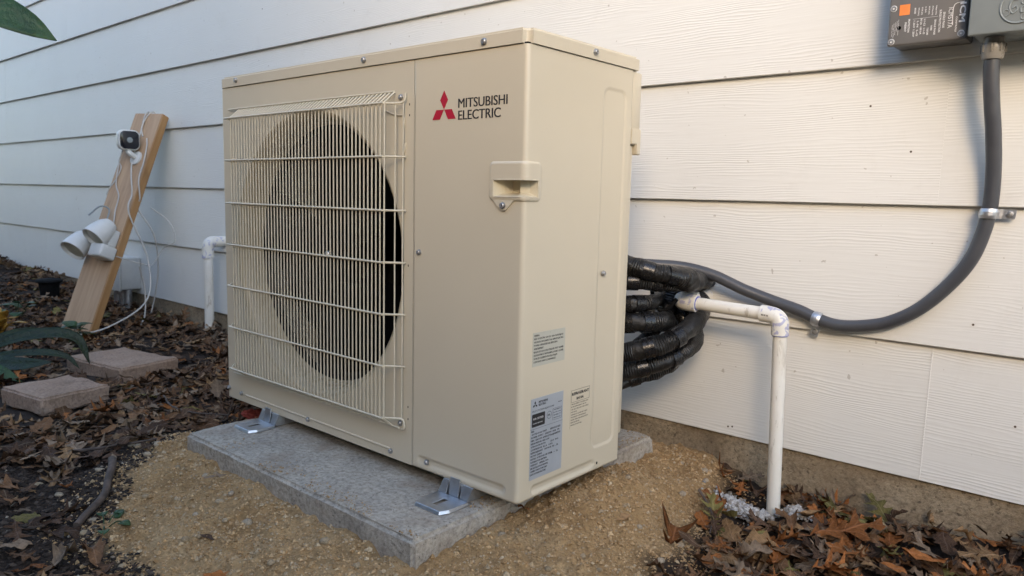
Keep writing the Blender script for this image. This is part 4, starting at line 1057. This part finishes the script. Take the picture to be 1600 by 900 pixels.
paver('paver', [(-2.002, -.0095, -.070), (-1.695, .042, -.070), (-1.769, .243, -.070), (-2.077, .182, -.070)], .050, 'farther flat stone paver in front of the leaning board', 47)

# ------------------------------------------------------------------ leaves
def leaf_shape(kind, rnd, nst=12):
    """unit leaf along +x (length 1): two sides, stations from stem to tip; returns verts, faces"""
    ts = np.linspace(0, 1, nst + 1); V = []; F = []
    def half(t, side):
        if kind == 'lobed':
            env = .30 * math.sin(math.pi * min(1, t * .93 + .05)) ** .8 * (1.15 - .25 * t)
            ph = t * 3.5 * 2 * math.pi + side * .5
            l = max(0.0, math.sin(ph)); w = env * (.30 + .95 * l ** .8); return w, .10 * l
        if kind == 'wavy':
            env = .24 * math.sin(math.pi * (t * .94 + .03)) ** .7
            return env * (1 + .25 * math.sin(t * 21 + side)), .02
        return .17 * math.sin(math.pi * (t * .96 + .02)) ** .75 * (1 + .05 * math.sin(t * 17 + side)), 0.0
    a1, a2, a3, tw = rnd.uniform(-1.6, 2.2), rnd.uniform(-.7, .8), rnd.uniform(-.2, .2), rnd.uniform(-.7, .7); crease = rnd.uniform(-.05, .35)
    def curl(x, y):
        z = a1 * y * y * 1.6 + a2 * (x - .5) ** 2 * .8 + a3 * math.sin(x * 9 + y * 5) * .25 + tw * y * (x - .4) * .7 + .03 * math.sin(y * 30 + x * 11)
        return (x - .1 * abs(a2) * (x - .5) ** 3, y * (1 - .35 * abs(a1) * abs(y)), z)
    stem = .12; UVs = []; jag = [rnd.uniform(-.012, .012) for _ in range(3 * nst + 6)]
    for i, t in enumerate(ts):
        wl_, fl_ = half(t, 0); wr_, fr_ = half(t, 1.3)
        if i in (0, nst): wl_ = wr_ = .004
        k_ = jag[i]
        for f_, sgn, w_, fo in ((1, 1, wl_, fl_), (.5, 1, wl_, fl_), (0, 1, 0, 0), (.5, -1, wr_, fr_), (1, -1, wr_, fr_)):
            x, y, z = curl(t + fo * f_, sgn * w_ * f_); V.append((x, y, z + crease * abs(y) * (1 if f_ < 1 else .8) + (k_ if f_ == 1 else -k_ * .4)))
            UVs.append((t + fo * f_, sgn * w_ * f_))
    for i in range(nst):
        for j in range(4): F.append((5 * i + j, 5 * i + j + 1, 5 * i + 6 + j, 5 * i + 5 + j))
    b = len(V); V += [(-stem, .007, .015), (-stem, -.007, .015), (0.0, -.007, V[2][2]), (0.0, .007, V[2][2])]; F.append((b, b + 1, b + 2, b + 3)); UVs += [(0, 0)] * 4
    return np.array(V), F, np.array(UVs)
rnd = random.Random(5)
SHAPES = [('lobed', leaf_shape('lobed', rnd, 14)) for _ in range(7)] + [('wavy', leaf_shape('wavy', rnd, 10)) for _ in range(4)] + [('narrow', leaf_shape('narrow', rnd, 8)) for _ in range(5)]
LOBED = list(range(7)); WAVY = list(range(7, 11)); NARROW = list(range(11, 16))
COLN = list(LEAFCOL)
CAMI = np.array(cam.matrix_world.inverted())
def project(P):
    q = CAMI[:3, :3] @ np.asarray(P, float) + CAMI[:3, 3]
    if q[2] > -.05: return None
    return 800 + 1167.55 * q[0] / -q[2], 450 - 1167.55 * q[1] / -q[2], -q[2]
def in_pad(x, y, m_=.03): return PAD[0] - m_ < x < PAD[1] + m_ and PAD[2] - m_ < y < PAD[3] + m_
PAVR = [(-1.74, -1.39, -.35, -.04), (-2.11, -1.65, -.04, .28)]
leaves = []   # (shape, colour index, pos, rot matrix, scale, zone)
def add_leaf(x, y, zone, zoff, scale=None, shape=None, coln=None, tilt=.20):
    if shape is None:
        r_ = rng.random(); shape = int(rng.choice(LOBED)) if r_ < .42 else int(rng.choice(WAVY)) if r_ < .70 else int(rng.choice(NARROW))
    if coln is None:
        pr_ = [.04, .30, .36, .20, .08, .02] if zone != 'right' else [.20, .30, .22, .12, .11, .05]
        coln = COLN[int(rng.choice(6, p=pr_))]
    if scale is None: scale = (rng.uniform(.040, .088) if SHAPES[shape][0] != 'narrow' else rng.uniform(.035, .068)) * (.92 if zone == 'right' else 1)
    e = Euler((rng.normal(0, tilt), rng.normal(0, tilt), rng.uniform(0, 6.283)))
    mtx = np.array(e.to_matrix())
    z = gz(x, y) + zoff
    leaves.append([shape, coln, np.array([x, y, z]), mtx, scale, zone])
def scatter(n, x0, x1, y0, y1, zone, dens, zmax):
    X = rng.uniform(x0, x1, n); Yv = rng.uniform(y0, y1, n)
    td = tan_dist(X, Yv)
    for x, y, d in zip(X, Yv, td):
        if y > WY - .02 or in_pad(x, y): continue
        if d > -.015 and rng.random() > .006: continue
        if ((x - .175) / .075) ** 2 + ((y - .495) / .05) ** 2 < 1 or ((x - .262) / .05) ** 2 + ((y - .555) / .035) ** 2 < 1: continue
        if any((x - a_) ** 2 + (y - b_) ** 2 < .055 ** 2 for a_, b_ in ((-.86, -.31), (-.80, -.34), (-.735, -.375), (-.68, -.435), (-.625, -.415))): continue
        if any(a < x < b and c < y < e for a, b, c, e in PAVR) and rng.random() > .04: continue
        if rng.random() > dens(x, y): continue
        add_leaf(float(x), float(y), zone, float(rng.uniform(.001, zmax)))
def dl(x, y):   # the dark chip mulch in the left foreground carries few leaves
    d = math.hypot((x + .72) / .36, (y + .56) / .17)
    return .32 + .68 * float(sstep(.75, 1.25, np.array(d)))
scatter(2300, -1.7, -.45, -.75, .66, 'near', dl, .022)
scatter(2600, -3.6, -1.6, -.8, .66, 'left', lambda x, y: 1, .03)
scatter(2200, -6.5, -3.5, -1.2, .66, 'far', lambda x, y: 1, .04)
scatter(950, .06, 1.0, .02, .66, 'right', lambda x, y: 1, .028)
scatter(160, -1.2, -.83, .2, .66, 'near', lambda x, y: 1, .02)
scatter(600, -2.5, .2, -1.7, -.7, 'near', lambda x, y: .6, .02)
# leaves heaped along the foot of the wall
for _ in range(260): add_leaf(float(rng.uniform(-6, -1.0)), float(WY - .02 - abs(rng.normal(0, .06))), 'left', float(rng.uniform(.005, .04)), tilt=.45)
for _ in range(34): add_leaf(float(rng.uniform(.26, .9)), float(WY - .025 - abs(rng.normal(0, .03))), 'right', float(rng.uniform(.005, .03)), tilt=.45)

scored = []
for i, L in enumerate(leaves):
    q = project(L[2])
    if q and -10 < q[0] < 1610 and -10 < q[1] < 910:
        hidden = (353 < q[0] < 806 and q[1] < 612 + (q[0] - 353) * .397) or (806 <= q[0] < 965 and q[1] < 780 - (q[0] - 806) * .4)
        if not hidden: scored.append((L[4] / q[2] * (1.4 if SHAPES[L[0]][0] == 'lobed' else 1.0), i))
scored.sort(reverse=True)
single = set(i for _, i in scored[:288])
KN = {'lobed': 'oak leaf', 'wavy': 'wavy leaf', 'narrow': 'narrow leaf'}
LM = [('just left of the concrete pad', -1.05, .10), ('beside the near paver', -1.42, -.20), ('between the two pavers', -1.70, -.02), ('beside the curved stick', -.82, -.38), ('below the near paver', -1.35, -.40), ('by the rounded stone at the left edge', -1.08, -.45), ('in the dark mulch at the lower left', -.65, -.52),
      ('behind the far paver', -2.05, .33), ('at the foot of the leaning board', -2.50, .12), ('by the short white pipe', -2.20, .52), ('under the strap-leaved plant', -1.95, -.25), ('right of the far paver', -1.50, .25), ('near the black garden light', -3.4, .3),
      ('beside the white pebbles', .18, .46), ('against the footing right of the drain pipe', .36, .60), ('at the edge of the tan soil below the pebbles', .20, .27), ('in the middle of the right-hand litter', .34, .44), ('in the lower right corner', .56, .55), ('at the lower edge right of the tan soil', .33, .30), ('on the tan soil in front of the pad', -.40, -.32)]
def where(x, y): return min(LM, key=lambda q: (q[1] - x) ** 2 + (q[2] - y) ** 2)[0]
ZN = {'near': 'between the pavers and the concrete pad', 'left': 'around the leaning board', 'far': 'far along the wall at the left', 'right': 'in the litter under the drain pipe at the right'}
cache = {}
def set_uv(me_, uv):
    ul = me_.uv_layers.new(name='UVMap'); vi = np.zeros(len(me_.loops), np.int32); me_.loops.foreach_get('vertex_index', vi)
    ul.data.foreach_set('uv', np.asarray(uv, np.float32)[vi].ravel())
def leaf_obj(shape, coln, pos, mtx, scale, label, mat=None, group='fallen leaves on the ground'):
    key = (shape, coln)
    if key not in cache:
        V_, F_, U_ = SHAPES[shape][1]; me_ = bpy.data.meshes.new('fallen_leaf'); me_.from_pydata([tuple(v) for v in V_], [], F_); me_.update()
        set_uv(me_, U_)
        for p_ in me_.polygons: p_.use_smooth = True
        me_.materials.append(mat or LEAFMAT[coln]); cache[key] = me_
    o = bpy.data.objects.new('fallen_leaf', cache[key]); COL.objects.link(o)
    m4 = Matrix([list(mtx[r_] * scale) + [pos[r_]] for r_ in range(3)] + [[0, 0, 0, 1]]); o.matrix_world = m4
    return tag(o, label, 'leaf', group)
AV = []; AF = []; AC = []; AU = []; off = 0
for i, (sh, cn, pos, mtx, sc, zone) in enumerate(leaves):
    V_, F_, U_ = SHAPES[sh][1]
    # keep the leaf above the soil and off the wall
    P = (V_ * sc) @ mtx.T; lowz = np.percentile(P[:, 2], 25); pos[2] -= min(lowz, 0) * .75
    over = (P[:, 1] + pos[1]).max() - (WY - .003)
    if over > 0: pos[1] -= over
    if i in single:
        leaf_obj(sh, cn, pos, mtx, sc, f'{"small" if sc < .06 else "large" if sc > .085 else "mid-sized"} {cn} {KN[SHAPES[sh][0]]} {where(pos[0], pos[1])}')
    else:
        AU.append(U_); AV.append(P + pos); AF += [tuple(q + off for q in f) for f in F_]; off += len(V_)
        c = np.array(LEAFCOL[cn]) * rng.uniform(.5, 1.3); AC.append(np.repeat(np.array([[*c, 1.0]]), len(V_), 0))
def stuff(name, Vs, Fs, Cs, mat, label, smooth=True):
    me_ = bpy.data.meshes.new(name); Va = np.concatenate(Vs); me_.from_pydata(Va.tolist(), [], Fs); me_.update()
    at_ = me_.attributes.new('tint', 'FLOAT_COLOR', 'POINT'); at_.data.foreach_set('color', np.concatenate(Cs).astype(np.float32).ravel())
    if smooth: me_.polygons.foreach_set('use_smooth', np.ones(len(me_.polygons), bool))
    me_.materials.append(mat); o = bpy.data.objects.new(name, me_); COL.objects.link(o); return tag(o, label, kind='stuff')
lit = stuff('leaf_litter', AV, AF, AC, MAT['leafstuff'], 'carpet of dry brown leaves on the ground'); set_uv(lit.data, np.concatenate(AU))

def special(shape, px_pos, rot, scale, coln, label, mat=None):
    mtx = np.array(Euler(rot).to_matrix()); leaf_obj(shape, coln, np.array(px_pos), mtx, scale, label, mat)
special(1, (.150, .470, -.085), (.9, .5, 1.9), .115, 'rust-orange', 'big rust-orange lobed oak leaf standing left of the white pebbles')
special(3, (.100, .600, -.080), (1.2, .3, 2.4), .12, 'rust-orange', 'rust-orange lobed oak leaf propped on the footing left of the drain pipe')
special(2, (.485, .648, -.085), (1.35, .0, 1.4), .10, 'tan', 'upright tan oak leaf leaning on the concrete footing at the right')
special(4, (.330, .450, -.095), (.25, -.25, .6), .13, 'rust-orange', 'large orange lobed oak leaf just right of the drain pipe foot')
special(5, (.420, .560, -.095), (.3, .1, 2.7), .14, 'olive', 'large olive-brown oak leaf with deep gaps near the footing at the right')
special(12, (.205, .400, -.088), (.3, -.5, 4.9), .085, 'olive', 'pale olive narrow leaf below the white pebbles')
special(13, (.175, .375, -.090), (.2, .4, 5.6), .075, 'olive', 'curled yellow-green narrow leaf lying below the rust-orange oak leaf')
special(6, (.165, .235, -.085), (.2, .2, 2.0), .13, 'rust-orange', 'orange-brown oak leaf at the bottom edge by the gravel')
special(0, (-1.30, -.20, -.080), (.15, .1, 2.2), .11, 'rust-orange', 'orange star-like oak leaf on the litter between near paver and pad')
special(8, (-.930, .02, -.045), (1.1, .2, 1.2), .065, 'red', 'small dull red leaf standing against the left corner of the pad', MAT['red_leaf'])
special(11, (-.02, .055, -.030), (.5, .3, 2.6), .055, 'rust-orange', 'small orange-brown leaf on the tan soil below the unit')
special(12, (-.435, -.330, -.083), (.1, .1, .4), .035, 'dark brown', 'small dark brown leaf on the tan soil in front of the pad')
special(9, (-.30, -.395, -.086), (.2, .1, 1.0), .06, 'rust-orange', 'single orange-brown leaf at the bottom edge of the tan soil')

# ------------------------------------------------------------------ pebbles, chips, sticks, stones
ICO = bmesh.new(); bmesh.ops.create_icosphere(ICO, subdivisions=1, radius=1); ICO.verts.ensure_lookup_table()
IV = np.array([v.co[:] for v in ICO.verts]); IF = [tuple(v.index for v in f.verts) for f in ICO.faces]; ICO.free()
OV = np.array([(1, 0, 0), (-1, 0, 0), (0, 1, 0), (0, -1, 0), (0, 0, 1), (0, 0, -1), (.6, .6, .5), (-.6, .5, -.5)], float)
OF = [(0, 6, 4), (6, 2, 4), (2, 1, 4), (1, 3, 4), (3, 0, 4), (0, 2, 6), (2, 0, 5), (1, 2, 5), (3, 1, 5), (0, 3, 5)]
def pebble_cloud(n, region, size, cols, sink=.25, flat_=.7, full=False):
    Vs = []; Fs = []; Cs = []; o_ = 0; X, Yv = region(n)
    Z = ground_z(X, Yv); Sx = size(len(X))
    tv, tf = (IV, IF) if full else (OV, OF)
    for x, y, z, s_ in zip(X, Yv, Z, Sx):
        a = rng.uniform(0, 6.28); c_, s2 = math.cos(a), math.sin(a)
        P = tv * (s_ * rng.uniform(.7, 1.3, 3) * np.array([1, 1, flat_])) * (1 + rng.uniform(-.22, .22, (len(tv), 1)))
        P = np.stack([P[:, 0] * c_ - P[:, 1] * s2, P[:, 0] * s2 + P[:, 1] * c_, P[:, 2] + P[:, 0] * rng.uniform(-.3, .3)], 1) + np.array([x, y, z + s_ * flat_ * (.5 - sink)])
        Vs.append(P); Fs += [tuple(q + o_ for q in f) for f in tf]; o_ += len(tv)
        c = np.array(cols[rng.integers(len(cols))]) * rng.uniform(.82, 1.12); Cs.append(np.repeat(np.array([[*c, 1.0]]), len(tv), 0))
    return Vs, Fs, Cs
def tan_region(n):
    X = rng.uniform(-1.05, .32, n * 2); Yv = rng.uniform(-.62, .64, n * 2)
    d = tan_dist(X, Yv); k = (d > rng.uniform(-.10, .03, n * 2)) & ~((X > PAD[0] - .004) & (X < PAD[1] + .004) & (Yv > PAD[2] - .004) & (Yv < PAD[3] + .004)); return X[k], Yv[k]
TANC = [(.45, .30, .155), (.39, .25, .12), (.49, .345, .19), (.33, .205, .095), (.40, .26, .13), (.44, .295, .15), (.44, .335, .21)]
a = pebble_cloud(36000, tan_region, lambda n: .0009 + .0022 * rng.random(n) ** 1.9 + .0035 * rng.random(n) ** 8, TANC, .34, .85)
def rim_region(n):
    X = np.concatenate([rng.uniform(PAD[0], PAD[1], n), PAD[1] - .004 - abs(rng.normal(0, .03, n)), PAD[0] + .004 + abs(rng.normal(0, .03, n // 2))])
    Yv = np.concatenate([PAD[2] + .005 + abs(rng.normal(0, .028, n)), rng.uniform(PAD[2], PAD[3], n), rng.uniform(PAD[2], .2, n // 2)])
    k = (X > PAD[0]) & (X < PAD[1] - .004) & (Yv > PAD[2] + .004) & (vnoise(X * 12, Yv * 12, 91) > .02); return X[k], Yv[k]
b = pebble_cloud(700, rim_region, lambda n: .0007 + .0016 * rng.random(n) ** 2, TANC, .0, .8)
for P in b[0]: P[:, 2] += PADTOP + .0010 - P[:, 2].min()
o_ = sum(len(v) for v in a[0]); a = (a[0] + b[0], a[1] + [tuple(q + o_ for q in f) for f in b[1]], a[2] + b[2])
stuff('caliche_gravel', *a, MAT['pebblestuff'], 'tan crumbly gravel of the backfill round the pad', False)
def dark_region(n):
    X = rng.uniform(-1.25, -.30, n * 2); Yv = rng.uniform(-.74, -.02, n * 2); d = tan_dist(X, Yv); k = d < .02; return X[k], Yv[k]
a = pebble_cloud(9000, dark_region, lambda n: .0022 + .0045 * rng.random(n) ** 2, [(.030, .022, .017), (.055, .040, .030), (.020, .015, .012), (.085, .065, .05), (.04, .03, .022)], .1, .5)
b = pebble_cloud(150, dark_region, lambda n: .0025 + .0035 * rng.random(n) ** 2, [(.36, .31, .24), (.28, .22, .16)], .2, .7)
o_ = sum(len(v) for v in a[0]); stuff('bark_mulch', a[0] + b[0], a[1] + [tuple(q + o_ for q in f) for f in b[1]], a[2] + b[2], MAT['pebblestuff'], 'dark bark crumbs and grit in the left foreground', False)
def white_region(n):
    X = np.concatenate([rng.normal(.175, .026, n), rng.normal(.262, .018, n // 2)]); Yv = np.concatenate([rng.normal(.505, .016, n), rng.normal(.560, .010, n // 2)]); return X, Yv
a = pebble_cloud(520, white_region, lambda n: .0022 + .0042 * rng.random(n) ** 1.6, [(.42, .41, .39), (.48, .47, .45), (.36, .35, .34), (.30, .27, .23)], -.5, .9, True)
for P in a[0]:
    c = P.mean(0); P[:, 2] += .016 * math.exp(-min(((c[0] - .175) / .03) ** 2 + ((c[1] - .505) / .02) ** 2, ((c[0] - .262) / .02) ** 2 + ((c[1] - .56) / .012) ** 2)) + .004
stuff('white_pebbles', *a, MAT['pebblestuff'], 'heap of small white pebbles at the foot of the drain pipe', False)
# larger stones, one by one
def rock_obj(name, c, s, mat, label, cat, group, seed):
    r_ = np.random.default_rng(seed); bm = bmesh.new(); bmesh.ops.create_icosphere(bm, subdivisions=2, radius=1)
    for v in bm.verts:
        k = 1 + .5 * float(vnoise(np.array([v.co.x * 1.6 + seed]), np.array([v.co.y * 1.6 + v.co.z * 1.3]), seed)[0]); v.co = Vector((v.co.x * s[0] * k, v.co.y * s[1] * k, v.co.z * s[2] * k))
    bmesh.ops.rotate(bm, verts=bm.verts, cent=(0, 0, 0), matrix=Matrix.Rotation(r_.uniform(0, 6.28), 3, 'Z')); bmesh.ops.translate(bm, verts=bm.verts, vec=c)
    o = bm_obj(name, bm, mat, None, True); return tag(o, label, cat, group)
MAT['peb_tan'] = stone('tan_pebble', [(.3, (.25, .18, .10)), (.7, (.40, .31, .20))], 40, 160, .5)
MAT['peb_pale'] = stone('pale_limestone_pebble', [(.3, (.30, .235, .155)), (.7, (.44, .36, .26))], 40, 160, .5)
for i in range(70):
    while True:
        x, y = rng.uniform(-.95, .25), rng.uniform(-.58, .62)
        if tan_dist(np.array([x]), np.array([y]))[0] > -.02 and not in_pad(x, y, .012): break
    s_ = rng.uniform(.0048, .0085); rock_obj('pebble', (x, y, gz(x, y) + s_ * .2), (s_ * rng.uniform(.9, 1.4), s_, s_ * .75), MAT['peb_tan'] if rng.random() < .6 else MAT['peb_pale'], 'small loose pebble on the tan soil round the pad', 'pebble', 'loose pebbles on the tan soil', 100 + i)
for i in range(15):
    x = rng.uniform(-1.0, -.60); y = rng.uniform(-.5, -.18)
    if tan_dist(np.array([x]), np.array([y]))[0] > .02: continue
    s_ = rng.uniform(.005, .0085); rock_obj('pebble', (x, y, gz(x, y) + s_ * .3), (s_ * 1.5, s_, s_ * .6), MAT['peb_pale'] if i % 3 else MAT['peb_tan'], 'pale pebble lying in the dark mulch beside the curved stick', 'pebble', 'pale pebbles in the dark mulch', 200 + i)
rock_obj('field_stone', (-1.150, -.500, -.080), (.050, .055, .045), MAT['rock'], 'rounded grey stone cut off by the left edge of the picture', 'stone', None, 300)
def g3(x, y, dz): return (x, y, gz(x, y) + dz)
s_ = tube('curved_stick', [g3(-.868, -.308, .014), g3(-.830, -.322, .018), g3(-.790, -.345, .014), g3(-.735, -.375, .013), g3(-.690, -.425, .012), g3(-.668, -.447, .008)], lambda q: .0085 - .002 * q, MAT['bark'], None, 10, 6); tag(s_, 'curved grey stick lying at the edge of the tan soil', 'stick')
def twig(pts, label, r=.003):
    o = tube('twig', pts, lambda q: r * (1 - .5 * q), MAT['bark'], None, 7, 5); tag(o, label, 'twig', 'twigs in the litter')
twig([g3(-1.36, .02, .03), g3(-1.22, -.02, .035), g3(-1.12, -.01, .03), g3(-1.0, .03, .02)], 'thin twig arching over the litter left of the pad')
twig([g3(-1.06, -.33, .02), g3(-.98, -.27, .018), g3(-.90, -.20, .014)], 'straight twig beyond the curved stick', .004)
twig([g3(.11, .44, .03), g3(.16, .40, .02), g3(.19, .33, .02)], 'thin twig below the white pebbles')
twig([g3(.215, .42, .012), g3(.30, .39, .02), g3(.40, .41, .014)], 'twig lying across the litter at the right')
twig([g3(-.96, .0, .02), g3(-.945, .012, .07), g3(-.94, .02, .115)], 'upright stem beside the small red leaf', .002)

# ------------------------------------------------------------------ plants
def blade(name, pts, wid, mat, parent, fold=.35, seg=16, tipw=.02, base=.4, face=None):
    path = catmull(pts, max(3, seg // (len(pts) - 1))); n_ = len(path); V = []; F = []
    for i, p in enumerate(path):
        t_ = i / (n_ - 1); d = (path[min(i + 1, n_ - 1)] - path[max(i - 1, 0)]).normalized()
        side = d.cross(Vector((0, 0, 1)))
        if side.length < .15: side = d.cross(Vector((0, 1, .3)))
        if face is not None: side = d.cross(Vector(face))
        side.normalize(); up_ = side.cross(d).normalized()
        w_ = wid * (base + (1 - base) * min(1, t_ / .35)) * (1 - max(0, (t_ - .45) / .55) ** 2.2) + tipw * wid * .1
        V += [p - side * w_ + up_ * w_ * fold, p - side * w_ * .5 + up_ * w_ * fold * .35, p, p + side * w_ * .5 + up_ * w_ * fold * .35, p + side * w_ + up_ * w_ * fold]
    for i in range(n_ - 1):
        for j in range(4): F.append((5 * i + j, 5 * i + j + 1, 5 * i + 6 + j, 5 * i + 5 + j))
    o = mesh(name, V, F, mat, parent, True); s_ = o.modifiers.new('thick', 'SOLIDIFY'); s_.thickness = .0012; return o
pb = Vector((-2.05, -.33, -.10)); pl = empty('strap_leaf_plant', pb); tag(pl, 'dark green strap-leaved plant reaching in at the left edge', 'plant')
for pts, w_, mt in (([(-2.05, -.33, -.10), (-2.00, -.22, .00), (-1.94, -.10, .030), (-1.90, -.02, .010), (-1.87, .005, -.075)], .026, 'dark_green'),
                ([(-2.05, -.33, -.10), (-1.98, -.24, -.035), (-1.90, -.14, -.020), (-1.86, -.07, -.035), (-1.83, -.04, -.075)], .016, 'dark_green'),
                ([(-2.06, -.33, -.10), (-1.98, -.27, -.055), (-1.88, -.19, -.050), (-1.82, -.12, -.040)], .034, 'dark_green'),
                ([(-2.05, -.34, -.10), (-1.95, -.31, -.05), (-1.86, -.26, -.055), (-1.80, -.21, -.085)], .030, 'mid_green'),
                ([(-2.08, -.33, -.10), (-2.16, -.20, -.02), (-2.20, -.06, .0), (-2.22, .02, -.05)], .020, 'dark_green'),
                ([(-2.07, -.34, -.10), (-2.15, -.36, .05), (-2.22, -.33, .14), (-2.26, -.30, .10)], .028, 'mid_green')):
    blade('leaf_blade', pts, w_ * .85, MAT[mt], pl, face=(.6, -.2, .75))
yp = empty('variegated_plant', (-2.72, -.06, -.10)); tag(yp, 'low plant with yellow and orange variegated leaves beyond the strap leaves', 'plant')
for i in range(16):
    a = rng.uniform(0, 6.28); L = rng.uniform(.07, .14); b0 = Vector((-2.72 + rng.uniform(-.08, .08), -.06 + rng.uniform(-.06, .06), -.10))
    tip = b0 + Vector((math.cos(a) * L, math.sin(a) * L, rng.uniform(.05, .13)))
    blade('leaf_blade', [b0, b0.lerp(tip, .5) + Vector((0, 0, .03)), tip], rng.uniform(.016, .026), MAT['yellow_leaf'] if i % 3 else MAT['mid_green'], yp, .2, 8)
def weed(c, n_, label, r=.018, h=.05):
    o = empty('weed', c); tag(o, label, 'plant')
    for i in range(n_):
        a = rng.uniform(0, 6.28); d = rng.uniform(.01, .06); tip = Vector(c) + Vector((math.cos(a) * d, math.sin(a) * d, h * rng.uniform(.5, 1.2)))
        tube('stalk', [c, Vector(c).lerp(tip, .6) + Vector((0, 0, .01)), tip], .0012, MAT['mid_green'], o, 5, 3)
        e = Vector((math.cos(a), math.sin(a), rng.uniform(-.2, .5))).normalized()
        blade('leaf_blade', [tip - e * r, tip + Vector((0, 0, .003)), tip + e * r], r * .85, MAT['mid_green'], o, .15, 8, base=.5)
weed((-2.36, .115, -.105), 9, 'small round-leaved green weed at the foot of the leaning board', .030, .075)
weed((-.625, -.415, -.108), 4, 'tiny green seedling beside the curved stick', .011, .015)
weed((-3.02, .12, -.10), 6, 'pale green weed in the leaves left of the board', .028, .09)
tp = empty('tall_plant', (-.86, -1.16, -.11)); tag(tp, 'broad green leaf hanging in at the upper left corner', 'plant')
tube('stalk', [(-.86, -1.16, -.12), (-.84, -1.08, .25), (-.78, -.95, .62), (-.70, -.83, .80)], lambda q: .009 - .004 * q, MAT['mid_green'], tp, 8, 6)
blade('leaf_blade', [(-.70, -.83, .80), (-.62, -.73, .812), (-.53, -.63, .775), (-.470, -.555, .738), (-.447, -.512, .716)], .034, MAT['mid_green'], tp, .25, 16, face=(.75, -.25, .55))
blade('leaf_blade', [(-.74, -.88, .72), (-.86, -.80, .86), (-.98, -.74, .82), (-1.06, -.72, .70)], .034, MAT['mid_green'], tp, .3, 16)
print('objects', len(bpy.data.objects))
